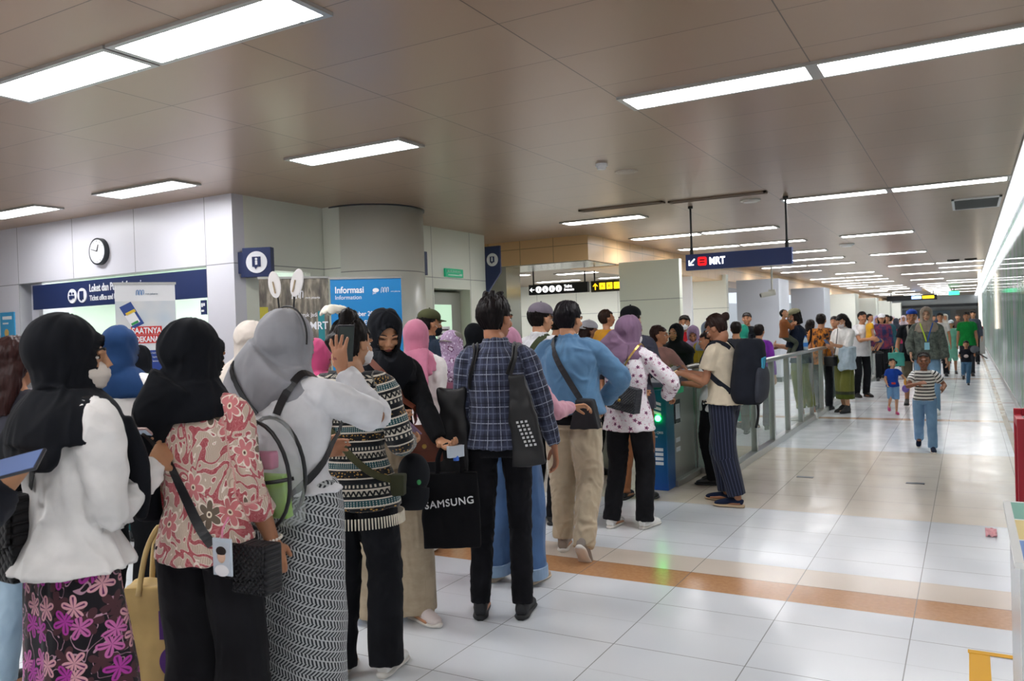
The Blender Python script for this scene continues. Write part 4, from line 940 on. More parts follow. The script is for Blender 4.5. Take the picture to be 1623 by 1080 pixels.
def m_knit():
    g = G('patterned knit', .9, 0, .2, .3); u, v, w = g.xyz(g.uv()); t = frac(g, g.ma('ADD', v, .03), .155)
    c = g.ramp(t, (0, '14161a'), (.10, 'cfc8ba'), (.14, '14161a'), (.34, 'd4cdbf'), (.38, '1f4a50'), (.54, 'd4cdbf'), (.58, '14161a'), (.66, 'b8b2a4'), (.80, 'd4cdbf'), (.84, '1d2226'), const=True)
    zz = g.ma('ABSOLUTE', g.ma('SUBTRACT', frac(g, u, .022), .5)); q = g.lt(g.ma('ABSOLUTE', g.ma('SUBTRACT', g.ma('SUBTRACT', g.ma('MULTIPLY', g.ma('SUBTRACT', t, .66), 7), .5), g.ma('MULTIPLY', g.ma('SUBTRACT', zz, .25), 2))), .35)
    c = g.mix(g.ma('MULTIPLY', q, g.band(t, .66, .80)), c, '16181c')
    dots = g.ma('MULTIPLY', g.lt(frac(g, u, .012), .4), g.band(t, .38, .54)); c = g.mix(g.ma('MULTIPLY', dots, g.band(frac(g, v, .008), 0, .5)), c, 'bfc4be')
    och = g.ma('MULTIPLY', g.lt(g.voro(g.scale(g.uv(), (1, 1.4, 0)), 75), .35), g.band(t, .15, .33)); c = g.mix(och, c, 'b08a4a')
    d2 = g.ma('MULTIPLY', g.lt(g.ma('ABSOLUTE', g.ma('SUBTRACT', frac(g, u, .018), .5)), .22), g.band(t, .88, .96)); c = g.mix(d2, c, 'c9c2b2'); g.col(c)
    g.bump(g.ma('SINE', g.ma('MULTIPLY', v, 1500)), .25, .002); return g.m
def m_plaid(base='2b2e3d', l1='8b93a6', l2='5a6178'):
    g = G('plaid cotton', .85, 0, .2, .15); u, v, w = g.xyz(g.uv()); c = g.mix(g.ma('MULTIPLY', g.lt(frac(g, u, .085), .42), .55), base, '43485e'); c = g.mix(g.ma('MULTIPLY', g.lt(frac(g, v, .085), .42), .45), c, '43485e')
    for q, lc, off, wd, al in ((u, l1, .60, .055, .75), (v, l1, .60, .055, .75), (u, l2, .2, .09, .6), (v, l2, .2, .09, .6), (u, '14151c', .85, .05, .6), (v, '14151c', .85, .05, .6)):
        c = g.mix(g.ma('MULTIPLY', g.lt(g.ma('ABSOLUTE', g.ma('SUBTRACT', frac(g, q, .085), off)), wd/2), al), c, lc)
    g.col(c); return wv(g)
def m_denim(a='47769c', b='3a678e', seam=True):
    g = G('denim '+a, .85, 0, .2, .2); u, v, w = g.xyz(g.uv()); n = g.noise(g.obj(), 5, 3, .6); c = g.ramp(n, (.3, b), (.55, a), (.75, tuple(min(1, x*1.25) for x in lin(a)[:3])))
    tw = g.lt(frac(g, g.ma('ADD', g.xyz(g.obj())[0], g.xyz(g.obj())[2]), .0022), .4); c = g.mix(g.ma('MULTIPLY', tw, .12), c, 'e0e8ee'); g.col(c); return wv(g, .35)
def m_floral(base='e6e2e6', a='9a4f76', b='5b3b58', cell=.075, R=.3, c3='c9a0b4'):
    g = G('floral '+base, .8, 0, .2, .1); u, v, w = g.xyz(g.uv()); c = g.mix(g.ma('MULTIPLY', curls(g, u, v, 20, .12, 1, 4), .35), base, c3)
    f, r, rr, cx, pt = petals(g, u, v, cell, 5, R, 1, 3); k = g.ma('MULTIPLY', f, g.gt(cx, .35)); c = g.mix(k, c, g.mix(g.lt(r, R*.5), a, b))
    f, r, rr, cx, pt = petals(g, u, v, cell*.45, 3, R*.8, 1, 7); c = g.mix(g.ma('MULTIPLY', f, g.gt(cx, .6)), c, c3); g.col(c); return wv(g)
def m_stripes(a, b, per, duty, axis='v', rough=.85):
    g = G('striped '+a, rough, 0, .2, .1); u, v, w = g.xyz(g.uv()); q = {'v': v, 'u': u}[axis]; g.col(g.mix(g.lt(frac(g, q, per), duty), a, b)); return wv(g)
def m_border(a, b, z0, z1, c='3b3f33'):
    g = G('bordered '+a, .85, 0, .2, .1); x, y, z = g.xyz(g.obj()); n = g.noise(g.obj(), 60, 3); c0 = g.mix(n, a, tuple(q*.75 for q in lin(a)[:3])); c0 = g.mix(g.lt(z, z1), c0, b); c0 = g.mix(g.band(z, z1, z1+.05), c0, c)
    g.col(c0); return wv(g)
def m_mottle(a, b, sc=30):
    g = G('mottled '+a, .85, 0, .2, .1); g.col(g.ramp(g.noise(g.uv(), sc, 3, .7), (.4, a), (.6, b))); return wv(g)
def m_quilt(col, per=.028, rough=.35, spec=.6):
    k = ('quilt', col, per)
    if k in MC: return MC[k]
    g = G('quilted leather', rough, 0, spec); x, y, z = g.xyz(g.obj()); a, b = g.ma('ADD', x, z), g.ma('SUBTRACT', x, z)
    ha = g.ma('ABSOLUTE', g.ma('SINE', g.ma('MULTIPLY', a, PI/per))); hb = g.ma('ABSOLUTE', g.ma('SINE', g.ma('MULTIPLY', b, PI/per))); h = g.ma('POWER', g.ma('MULTIPLY', ha, hb), .4)
    g.col(g.mix(g.ma('MULTIPLY', g.lt(h, .35), .6), col, tuple(q*.4 for q in lin(col)[:3]))); g.bump(h, 1, .008); MC[k] = g.m; return g.m
# ------------------------------------------------------------ carried things
def softbox(w, d, h, r=.02, vox=.006, taper=1.0, sag=0, fold=.003, seed=1, name='bag'):
    b = MB(); b.prism([(-w/2*taper, -d/2, 0), (w/2*taper, -d/2, 0), (w/2, -d/2*1.1, -h), (-w/2, -d/2*1.1, -h)], (0, d, 0)); me = remesh(b, vox, int(r/vox*3)+2)
    co = co_of(me); no = no_of(me); n = fbm(np.stack([co[:, 0]*14, co[:, 1]*14, co[:, 2]*9], 1), seed, 2); put_co(me, co+no*(n*fold)[:, None]); set_uv(me, np.concatenate([co, co*0], 1)); return me
def obj_of(me, name, m, parent): return finish(me, name, m, parent)
def ribbon(pts, w, m, name, parent, t=.003, ax=(0, 1, 0)):
    b = MB(); b.tube(pts, [(w/2, t)]*len(pts), ax=ax, n=8, sub=5); return b.build(name, m, parent, smooth=True)
def tote(e, w, h, d, m, hh=.25, sp=.12, strapm=None, taper=.96, seed=1):
    obj_of(softbox(w, d, h, .02, .007, taper, fold=.006, seed=seed), 'bag_body', m, e)
    for sg in (-1, 1): ribbon([(-sp/2, sg*d*.35, -.03), (-sp/2*.95, sg*d*.3, hh*.55), (-sp*.2, sg*.006, hh), (sp*.2, sg*.006, hh), (sp/2*.95, sg*d*.3, hh*.55), (sp/2, sg*d*.35, -.03)], .022, strapm or m, 'handle', e, ax=(0, 1, 0) if False else (1, 0, 0))
    return e
def flapbag(e, w, h, d, m, metal='c9a558', seed=2):
    obj_of(softbox(w, d, h, .015, .006, .97, fold=.002, seed=seed), 'bag_body', m, e)
    b = MB(); b.prism([(-w*.49, -d*.62, 0.006), (w*.49, -d*.62, .006), (w*.47, -d*.66, -h*.55), (w*.2, -d*.70, -h*.68), (-w*.2, -d*.70, -h*.68), (-w*.47, -d*.66, -h*.55)], (0, .012, 0)); b.build('flap', m, e, bevel=.004)
    b = MB(); b.tube([(0, -d*.74, -h*.55), (0, -d*.84, -h*.55)], [.013, .010], n=12, sub=1); b.build('clasp', mat(metal, .3, .9), e); return e
def phone(loc, yawd, pitch, label, P, col='15161a', screen='4a5a78', roll=0, w=.073, h=.15, group=None):
    e = P.item('smartphone', loc, label, 'phone', (pitch, roll, yawd), group)
    MB().box(-w/2, w/2, -.004, .004, -h/2, h/2).build('phone_body', mat(col, .3), e, bevel=.003); MB().box(-w/2+.004, w/2-.004, -.0052, -.0042, -h/2+.006, h/2-.006).build('screen', mat(screen, .15, emit=.15), e)
    MB().box(-w/2+.008, -w/2+.028, .004, .006, h/2-.035, h/2-.01).build('camera_bump', BLACK, e); return e
def backpack(e, w, h, d, m, accent=None, lower=None, seed=4):
    b = MB(); b.tube([(0, 0, 0), (0, 0, -h*.12), (0, 0, -h*.5), (0, 0, -h*.88), (0, 0, -h)], [(w*.30, d*.30), (w*.44, d*.45), (w*.5, d*.5), (w*.5, d*.52), (w*.40, d*.42)], n=28, sub=5)
    me = remesh(b, .008, 4); co = co_of(me); no = no_of(me); n = fbm(co*12, seed, 2); put_co(me, co+no*(n*.005)[:, None]); set_uv(me, np.concatenate([co, co*0], 1)); obj_of(me, 'pack_body', m, e)
    b = MB(); b.tube([(0, -d*.40, -h*.42), (0, -d*.44, -h*.55), (0, -d*.44, -h*.85), (0, -d*.36, -h*.95)], [(w*.30, d*.10), (w*.38, d*.16), (w*.38, d*.16), (w*.28, d*.08)], n=20); me = remesh(b, .008, 4); set_uv(me, np.concatenate([co_of(me)]*2, 1)); obj_of(me, 'front_pocket', lower or m, e)
    if accent: MB().prism([(-.055, -d*.52, -h*.28), (-.01, -d*.53, -h*.26), (-.03, -d*.53, -h*.42), (-.06, -d*.50, -h*.5)], (0, .02, 0)).build('accent_panel', accent, e)
    ribbon([(-.03, 0, -.01), (-.025, 0, .03), (.025, 0, .03), (.03, 0, -.01)], .018, m, 'grab_handle', e)
    return e
# ------------------------------------------------------------ the queue
random.seed(7)
def gp(px, d):
    """ground point on the sight line through column px at forward depth d"""
    w = _f*d+_r2*((px-811.5)/FPX*d); return w.x, w.y
BK = cloth('131417', var=.2); BKH = cloth('15171c', 300, .3); WH = cloth('e4e2df'); WH2 = cloth('d9dadd'); NV = cloth('232a3c'); SHW = mat('e9e8e4', .5, name='white shoe'); SHB = mat('1a1b1d', .5, name='black shoe'); SOLEW = mat('dcd8d0', .6, name='pale sole')
BLKLEATHER = mat('17181b', .38, name='black leather'); GOLD = mat('c2a05a', .3, .9, name='gold metal')
# --- woman in white shirt and dark leaf batik, nearest on the left
x, y = gp(98, 2.3)
a = Person(x, y, 62, 1.60, 'woman in black headscarf, white mask, white shirt and dark sarong with magenta leaves', lod=0, skin='b98a68', head=(36, 4, 0),
           R=(.06, .25, 1.19), L=(-.08, .24, 1.22), bulk=.93, eR=(.4, -.8, -.7), hdirR=(-.3, .6, .45), palmR=(-.8, 0, -.4), hand=('hold', 'hold'), hdirL=(.4, .7, .4))
a.skirt(m_sarong_leaf(), bottom=.08, w=(.11, .165, .18), name='sarong'); a.shirt(WH, hem=.93, r=.068, cuff=.045, flare=.03, fold=(.014, 15, 9), hipr=(.195, .150)); a.shoes(SHB, low=True)
a_st = a.strap([(-.02, -.16, 1.18), (.06, -.16, 1.28), (.13, -.06, 1.42), (.10, .06, 1.40)], .02, BLKLEATHER)
a.hijab(BKH, 'long', fold=(.007, 18, 6), wide=-.022, puff=.006, front=.30, back=.14, folds=[([(-.13, -.05, 1.36), (-.17, -.08, 1.24), (-.17, -.07, 1.10)], [(.08, .04), (.09, .03), (.05, .02)]), ([(.10, .10, 1.36), (.12, .14, 1.22), (.09, .16, 1.06)], [(.07, .03), (.08, .03), (.05, .02)])]); a.mask('cfc6bc'); a.face()
e = a.item('shoulder_bag', (-.17, -.10, 1.16), 'black quilted shoulder bag behind the woman in the leaf batik sarong', 'bag', (0, 0, 0)); flapbag(e, .27, .24, .09, m_quilt('1b1a1d', .03, .55, .3))
a.to_item(e, a_st); b = MB()
for q in range(9): b.ell((.10-.006*q, -.07, -.02+.022*q), (.008, .004, .012), nu=10, nv=6)
b.build('chain', GOLD, e)
phone((-.04, .30, 1.27), 20, 55, 'pale phone held by the woman in the leaf batik sarong', a, 'd9b9b4', 'aab6c6')
# --- person outside the frame whose hand with a phone reaches in at the left edge
x, y = gp(-185, 1.9)
p0 = Person(x, y, 75, 1.62, 'person in dark top at the left edge, hand holding out a phone', lod=0, skin='b98a68', R=(-.02, .33, 1.26), hdirR=(0, 1, .1), palmR=(-.4, 0, .9), hand=('relax', 'hold'), eR=(.2, -.4, -1), L=(-.2, .1, .8))
p0.shirt(cloth('2a2c33'), ln='three'); p0.pants(cloth('3a4354')); p0.hair(style='long'); p0.shoes(SHB)
e = phone((.0, .44, 1.30), 0, 0, 'dark phone held out flat at the left edge of the picture', p0, '20242e', '5b6f9a', w=.075, h=.155)
xx, yy2 = gp(8, 1.93); e.location = (xx, yy2, 1.215); zz_ = (_r*.97+V(0, 0, .22)).normalized(); nn_ = (V(0, 0, .85)-_f*.55).normalized(); nn_ = (nn_-zz_*nn_.dot(zz_)).normalized(); yy3 = -nn_; e.rotation_euler = Matrix((yy3.cross(zz_), yy3, zz_)).transposed().to_euler()
# --- brown haired woman in pale jeans
x, y = gp(20, 3.5)
p = Person(x, y, 40, 1.56, 'woman with long reddish brown hair and pale blue jeans at the far left', lod=1, head=(0, 10, 0), L=(-.12, .3, 1.1), R=(.12, .3, 1.1), footR=(.12, -.05, 0))
p.pants(m_denim('8fa6b6', '7d95a8'), w=(.085, .07, .06)); p.shirt(cloth('3a3a42')); p.hair(style='long', col='2a1412', vol=.008); p.shoes(SHB, low=True)
# --- white shirt, blue headscarf, phone
x, y = gp(188, 4.15)
p = Person(x, y, 30, 1.60, 'woman in blue headscarf, white shirt and black trousers looking at her phone', lod=1, head=(10, 25, 0), R=(.10, .30, 1.14), L=(-.06, .32, 1.14), hdirR=(-.7, .6, .3), palmR=(-.5, .3, -.6), hand=('hold', 'hold'), eR=(.9, -.3, -.6))
p.pants(BK, w=(.082, .072, .066)); p.shirt(WH, hem=.83, r=.068, flare=.02, ln='three'); p.hijab(cloth('1d3a63'), 'short'); p.shoes(SHB, low=True); p.face()
phone((.0, .40, 1.20), 10, 50, 'pink cased phone held by the woman in the blue headscarf', p, 'c98a94', '8a93a8')
# --- small figure at the counter
x, y = gp(221, 6.2)
p = Person(x, y, 5, 1.50, 'person in black headscarf with a thin green band, standing by the ticket counter', lod=2); p.skirt(cloth('1f4a4c')); p.shirt(cloth('24504f'), hem=.7); h_ = p.hijab(BKH, 'long', back=.1); p.shoes(SHB)
p.strap([(-.10, -.13, 1.47), (0, -.15, 1.455), (.10, -.13, 1.47)], .012, cloth('7fae6a'), 'scarf_band', parent=p.o)
# --- pink batik blouse
x, y = gp(314, 2.62)
b_ = Person(x, y, 30, 1.585, 'woman in black headscarf, pink and cream batik blouse and wide black trousers, seen from behind', lod=0, skin='b07a58', head=(28, 8, 0), side=-3, R=(.19, .12, .88), L=(-.16, .26, 1.0), hdirR=(.08, .15, -1), palmR=(-.6, .6, 0), eR=(.1, -1, 0), hand=('hold', 'relax'), bulk=.92)
b_.pants(cloth('1a1a1d', var=.25), w=(.10, .098, .10), bottom=.03, fold=(.006, 20, 5)); b_.shirt(m_batik_pink(), hem=.86, ln='three', r=.055, flare=.01, fold=(.008, 16, 10), hipr=(.18, .14), name='blouse'); b_.shoes(SHB, low=True)
b_.hijab(BKH, 'snug', fold=(.006, 18, 8), puff=.006, back=.0, folds=[([(-.05, -.09, 1.48), (-.11, -.10, 1.38), (-.17, -.07, 1.2), (-.19, -.03, 1.0)], [(.085, .045), (.075, .04), (.055, .035), (.045, .03)])]); b_.face()
e = b_.item('crossbody_bag', (.16, -.03, .92), 'black wavy quilted crossbody bag on the hip of the pink batik blouse', 'bag', (0, 0, -18)); flapbag(e, .25, .155, .08, m_quilt('1c1c20', .02, .5, .3), '222222')
o = b_.strap([(-.12, .06, 1.38), (-.15, -.01, 1.47), (-.15, -.1, 1.36), (-.06, -.14, 1.18), (.04, -.15, 1.02), (.10, -.13, .93)], .03, BLKLEATHER); b_.to_item(e, o)
e = b_.item('card_holder', (.15, -.16, .965), 'clear card holder with a portrait photo hanging on the quilted crossbody bag', 'card holder', (0, 0, -15)); MB().box(-.038, .038, -.003, .003, -.115, 0).build('sleeve', mat('c9d4de', .15), e, bevel=.003)
MB().box(-.031, .031, -.005, -.003, -.107, -.012).build('photo_card', mat('c6cdd6', .3), e); b = MB(); b.ell((0, -.006, -.055), (.016, .002, .02)); b.build('portrait_face', mat('d9b49c'), e); b = MB(); b.ell((0, -.0065, -.038), (.020, .0025, .014)); b.build('portrait_hair', mat('241a18'), e)
b = MB(); b.ell((0, -.006, -.098), (.028, .002, .018)); b.build('portrait_shirt', mat('f0eef0'), e); ribbon([(0, 0, 0), (.005, 0, .03), (.01, .02, .06)], .006, mat('e88fae'), 'loop', e)
b = MB(); w_ = b_.wr[1]; d_ = b_.hdir[1]; u_ = d_.orthogonal().normalized(); v_ = d_.cross(u_)
for q in range(18):
    t = 2*PI*q/18; b.ell(w_-d_*.012+u_*.031*math.cos(t)+v_*.028*math.sin(t), (.0052,)*3, nu=10, nv=6)
b.build('pearl_bracelet', mat('efe6dc', .2), b_.o, smooth=True)
# tan paper tote standing by her
e = b_.item('tote_bag', (-.25, .14, .72), 'tan tote bag with large purple letters held low beside the black trousers', 'bag', (0, 0, 8))
obj_of(softbox(.28, .10, .40, .02, .007, .9, fold=.008, seed=5), 'bag_body', cloth('b59a63'), e)
for sg in (-1, 1): ribbon([(-.07, sg*.05, -.03), (-.045, sg*.03, .12), (0, sg*.01, .20), (.045, sg*.03, .12), (.07, sg*.05, -.03)], .02, cloth('bda36c'), 'handle', e, ax=(1, 0, 0))
PUR = mat('4a1f6e', .7, name='purple print'); letters('M', .13, (.0, -.062, -.17), ((1, 0, 0), (0, 0, 1)), PUR, e, bold=.004, depth=.006); letters('C', .15, (.0, -.064, -.30), ((1, 0, 0), (0, 0, 1)), PUR, e, bold=.004, depth=.006)
# --- beige headscarf behind
x, y = gp(398, 4.7)
p = Person(x, y, 25, 1.62, 'woman in pale beige headscarf and blue striped top left of the grey headscarf', lod=1, head=(15, 15, 0), L=(-.1, .3, 1.1), R=(.1, .3, 1.1)); p.skirt(cloth('3b4a6a')); p.shirt(m_stripes('dfe6ee', '6f9cc8', .02, .4)); p.hijab(cloth('c9bfb5'), 'long'); p.shoes(SHB)
x, y = gp(497, 4.9)
p = Person(x, y, 60, 1.50, 'person in deep pink headscarf seen between the raised hand and the grey headscarf', lod=1, head=(10, 20, 0)); p.skirt(cloth('2c2c34')); p.shirt(cloth('b03c66')); p.hijab(cloth('c04a78'), 'short'); p.shoes(SHB)
# --- grey headscarf with bunny ears and clear backpack
x, y = gp(452, 2.95)
c = Person(x, y, 38, 1.615, 'woman in grey headscarf with white bunny ears, white blouse and grey chevron skirt', lod=0, skin='b58162', head=(10, 3, 0), bulk=1.06,
           R=(.085, .25, 1.44), eR=(.8, .5, -.9), hdirR=(-.22, .12, 1), palmR=(.1, 1, .1), hand=('hold', ('spread', 1)), L=(-.08, .30, 1.1))
c.skirt(m_herring(), bottom=.05, w=(.165, .19, .20), fold=(.012, 14, 1.6)); c.shirt(WH2, hem=1.0, r=.064, cuff=.045, flare=.03, fold=(.008, 16, 11), name='blouse'); c.shoes(SHW)
c.hijab(cloth('96979c', 260, .25), 'snug', fold=(.007, 16, 5), puff=.01, folds=[([(0, -.09, 1.50), (-.09, -.10, 1.40), (-.17, -.09, 1.29), (-.21, -.06, 1.20)], [(.13, .05), (.12, .05), (.09, .04), (.05, .025)])])
k = c.hk; R_ = c.HR; b = MB(); b.tube([c.h(.112*math.sin(t), -.015, .02+.128*math.cos(t)) for t in [math.radians(q) for q in range(-100, 101, 20)]], .0035, n=8, sub=3); hb = b.build('headband', BLACK, c.o, smooth=True)
for sg in (-1, 1):
    b = MB(); b.tube([c.h(sg*.04, -.015, .14), c.h(sg*.048, -.018, .20)], [.0035, .003], n=8, sub=1); st = b.build('ear_stalk', BLACK, hb)
    rr = R_ @ Matrix.Rotation(math.radians(sg*18), 3, 'Y'); b = MB(); b.ell(c.h(sg*.062, -.02, .235), (.032, .006, .052), rr, 24, 14); b.build('bunny_ear', mat('f3f0ee', .7), hb, smooth=True)
    b = MB(); b.tube([c.h(sg*.048, -.029, .20), c.h(sg*.062, -.029, .245)], [.003, .003], n=6, sub=1); b.build('ear_wire', mat('bca88a'), hb)
phone((.05, .33, 1.55), 62, 10, 'dark phone raised by the hand beside the bunny ears', c, '22242c', '2a3230')
# clear backpack
e = c.item('clear_backpack', (.045, -.21, 1.30), 'transparent backpack with black trim and colourful contents on the white blouse', 'backpack', (6, 0, 0))
CLR = G('clear vinyl', .08, 0, .6); CLR.col('dfe6e6'); CLR.b.inputs['Alpha'].default_value = .22
b = MB(); b.tube([(0, 0, 0), (0, 0, -.05), (0, 0, -.2), (0, 0, -.34), (0, 0, -.37)], [(.08, .03), (.12, .05), (.14, .06), (.14, .06), (.12, .05)], n=28, sub=5); me = remesh(b, .008, 3); set_uv(me, np.concatenate([co_of(me)]*2, 1)); obj_of(me, 'clear_shell', CLR.m, e)
BT = mat('17181a', .4, name='black trim')
b = MB(); b.tube([(.135*math.sin(t), -.052, -.19+.19*math.cos(t)) for t in [2*PI*q/28 for q in range(29)]], .007, n=8, sub=1, caps=False); b.build('trim_front', BT, e, smooth=True)
b = MB(); b.tube([(.125*math.sin(t), .045, -.19+.18*math.cos(t)) for t in [2*PI*q/28 for q in range(29)]], .007, n=8, sub=1, caps=False); b.build('trim_back', BT, e, smooth=True)
b = MB(); b.tube([(-.135, -.03, -.2), (-.06, -.075, -.205), (.06, -.075, -.205), (.135, -.03, -.2)], .007, n=8, sub=4); b.build('trim_pocket', BT, e, smooth=True)
for nm, (cx, cy, cz), (w, d, h), cl in (('green_pouch', (.03, -.01, -.27), (.12, .04, .15), '8fc43a'), ('pink_pouch', (-.02, .0, -.15), (.13, .04, .06), 'd86a9a'), ('photo_case', (.0, -.045, -.30), (.075, .012, .10), '8a5aa8'), ('black_pouch', (-.05, -.02, -.10), (.06, .04, .12), '1d1d22')):
    me = softbox(w, d, h, .01, .006, seed=3); me.transform(Matrix.Translation((cx, cy, cz+h/2))); obj_of(me, nm, mat(cl, .5), e)
b = MB(); b.box(-.028, .028, -.054, -.052, -.338, -.268); pc = b.build('portrait_card', mat('d9d0e4'), e); b = MB(); b.ell((0, -.055, -.302), (.014, .002, .017)); b.build('portrait_face', mat('d9b49c'), pc); b = MB(); b.ell((0, -.056, -.288), (.016, .002, .010)); b.build('portrait_hair', mat('241a18'), pc)
for sg in (-1, 1):
    o = c.strap([(sg*.07, -.20, 1.30), (sg*.12, -.12, 1.43), (sg*.125, -.02, 1.47), (sg*.14, .08, 1.36), (sg*.17, .02, 1.14), (sg*.12, -.16, 1.0)], .028, BLKLEATHER, 'shoulder_strap'); c.to_item(e, o)
# --- patterned knit with white flower
x, y = gp(556, 3.56)
d = Person(x, y, 22, 1.60, 'woman with black hair updo and white flower, patterned knit top with fringe and black trousers', lod=0, skin='c29372', head=(22, 4, 0), bulk=1.0, R=(.17, .27, 1.06), L=(-.12, .28, 1.1), eR=(.3, -1, -.3), hdirR=(.1, .8, -.15), palmR=(-.5, 0, .8), hand=('hold', 'hold'),
           footL=(-.10, 0, 0), footR=(.11, .05, 0))
d.pants(cloth('17181c', var=.25), w=(.092, .082, .080), bottom=.05); d.shirt(m_knit(), hem=.80, r=.062, cuff=.05, flare=.03, fold=(.007, 14, 8), hipr=(.185, .14), name='knit_top'); d.shoes(SHW, SOLEW)
b = MB()
for q in range(90):
    t = 2*PI*q/90; a_ = V((.205*1.08)*math.sin(t), (.168*1.08)*math.cos(t), .775)*d.k; b.tube([a_, a_*1.02+V(0, 0, -.05*d.k-a_.z*.02)], [(.004, .003), (.003, .002)], n=5, sub=1)
fr = b.build('fringe', cloth('d8d0bf'), d.o); fr['kind'] = 'stuff'
d.hair(style='updo', col='15100f', vol=.004, extra=[([(0, -.08, .02), (-.02, -.11, .0), (-.01, -.11, -.05)], [.05, .04, .02]), ([(0, -.04, .13), (.03, -.07, .13), (.02, -.1, .08)], [.03, .035, .02])]); d.face(); d.mask('e6e6e8')
b = MB(); random.seed(3)
for q in range(13):
    t = q*2.4; rr = .012+.035*(q/13); cc = d.h(-.058+rr*math.cos(t)*1.3, -.06+rr*math.sin(t)*1.2, .170-.012*(q/13)); ro = Matrix.Rotation(t, 3, 'Z') @ Matrix.Rotation(.5+.5*q/13, 3, 'Y'); b.ell(cc, (.030, .022, .010), ro, 12, 8)
me = remesh(b, .004, 1); set_uv(me, np.concatenate([co_of(me)]*2, 1)); finish(me, 'flower_scrunchie', cloth('e9e4d4'), d.o)
phone((.15, .36, 1.12), -10, 60, 'mauve phone held by the woman in the patterned knit', d, '8a7391', '6a5f78')
e = d.item('cap', (.22, .20, 1.02), 'black baseball cap with small green logo hanging beside the patterned knit', 'cap', (0, 0, 10))
b = MB(); b.ell((0, 0, -.10), (.075, .055, .095), None, 26, 16); b.tube([(0, -.03, -.16), (0, -.045, -.22), (0, -.04, -.26)], [(.075, .03), (.07, .02), (.045, .01)], n=18); me = remesh(b, .006, 3); set_uv(me, np.concatenate([co_of(me)]*2, 1)); obj_of(me, 'cap_body', cloth('202226'), e)
b = MB(); b.ell((.03, -.058, -.13), (.010, .003, .012)); b.build('logo', mat('3f9a5a'), e)
o = d.strap([(-.16, -.08, 1.30), (-.10, -.14, 1.18), (.02, -.15, 1.06), (.14, -.12, .97), (.18, -.04, .93)], .03, cloth('4a4a34')); e = d.item('sling_bag', (.19, -.02, .95), 'olive sling strap and small pouch across the patterned knit', 'bag'); d.to_item(e, o)
obj_of(softbox(.11, .05, .09, .01, .006, seed=9), 'bag_body', cloth('3d3f2e'), e)
# --- black headscarf woman facing us
x, y = gp(608, 4.24)
f = Person(x, y, 152, 1.65, 'woman in black headscarf, black jacket and wide beige trousers facing the camera', lod=0, skin='c08e6c', head=(16, 26, 0), L=(-.12, .36, .98), hdirL=(-.1, .9, -.2), palmL=(.3, .2, 1), R=(.14, .26, 1.12), hdirR=(-.6, .7, .1), hand=('hold', 'hold'), footL=(-.10, .10, 0), footR=(.09, -.05, 0))
f.pants(m_mottle('a89880', 'b3a38b', 12), w=(.095, .10, .115), bottom=.05, top=.14, fold=(.008, 20, 3)); f.shirt(BK, hem=1.0, r=.058, fold=(.007, 18, 10), name='jacket'); f.shoes(mat('d8ccc8', .6, name='pale canvas'), SOLEW)
f.hijab(BKH, 'short', front=.1, folds=[([(-.03, .09, 1.44), (.0, .12, 1.36), (.03, .12, 1.24)], [(.10, .03), (.10, .03), (.05, .02)])], fold=(.006, 18, 8)); f.face(closed=True); f.mask('15161a', down=.045)
e = f.item('shoulder_bag', (-.13, .17, 1.06), 'brown leather saddle bag with gold clasp hanging at the side of the black jacket', 'bag', (0, 0, 150)); BRL = mat('6e3826', .45, name='brown leather'); flapbag(e, .19, .19, .07, BRL, seed=6)
o = f.strap([(.14, .04, 1.45), (.10, .10, 1.38), (0, .14, 1.26), (-.08, .14, 1.14), (-.12, .14, 1.04)], .032, BRL); f.to_item(e, o)
e = f.item('plastic_pouch', (-.13, .48, .98), 'clear plastic pouch with blue cap beside the brown leather bag', 'pouch'); obj_of(softbox(.09, .03, .06, .01, .005, seed=12), 'pouch_body', mat('c8d2dc', .15), e); b = MB(); b.cyl((0, 0, -.05), (0, 0, -.075), .014); b.build('cap', mat('3f6fd0'), e)
hp = f.world(f.palmpt(0, .07, .0)); e = empty('tote_bag', (hp.x, hp.y, hp.z-.13), math.atan2(-hp.x, hp.y)-.1); tag(e, 'black tote bag reading SAMSUNG hanging low between beige trousers and plaid shirt man', 'bag')
tote(e, .285, .375, .06, cloth('131316'), hh=.13, seed=8); letters('SAMSUNG', .050, (-.125, -.047, -.17), ((1, 0, .1), (-.1, 0, 1)), mat('e8e8ea', .6), e, bold=0, depth=.006, sp=1.1)
# --- pink headscarf with white blouse
x, y = gp(660, 5.6)
p = Person(x, y, 20, 1.61, 'woman in pink headscarf with long tail over a white blouse, holding a black tote', lod=1, head=(12, 10, 0), R=(.10, .10, .84), L=(-.1, .28, 1.1), hand=('hold', 'grip'), footL=(-.12, .02, 0), footR=(.06, -.14, 0))
p.pants(BK, w=(.085, .08, .075)); p.shirt(WH, hem=.80, r=.07, flare=.03); p.shoes(mat('cfcac4', .6), SOLEW); p.hijab(cloth('c77c96'), 'short', fold=(.006, 18, 8), back=.02, folds=[([(.03, -.11, 1.46), (.05, -.15, 1.36), (.07, -.17, 1.18), (.09, -.17, 1.0)], [(.10, .035), (.085, .03), (.07, .03), (.05, .02)])])
# --- olive cap man
x, y = gp(679, 7.0)
p = Person(x, y, 50, 1.73, 'man in olive green cap and dark navy shirt in front of the office door', lod=1, head=(15, 5, 0)); p.pants(BK); p.shirt(cloth('202b3a'), ln='short', collar=True); p.hair(); p.cap(cloth('45482f')); p.mask('1b1d22'); p.shoes(SHB); p.face()
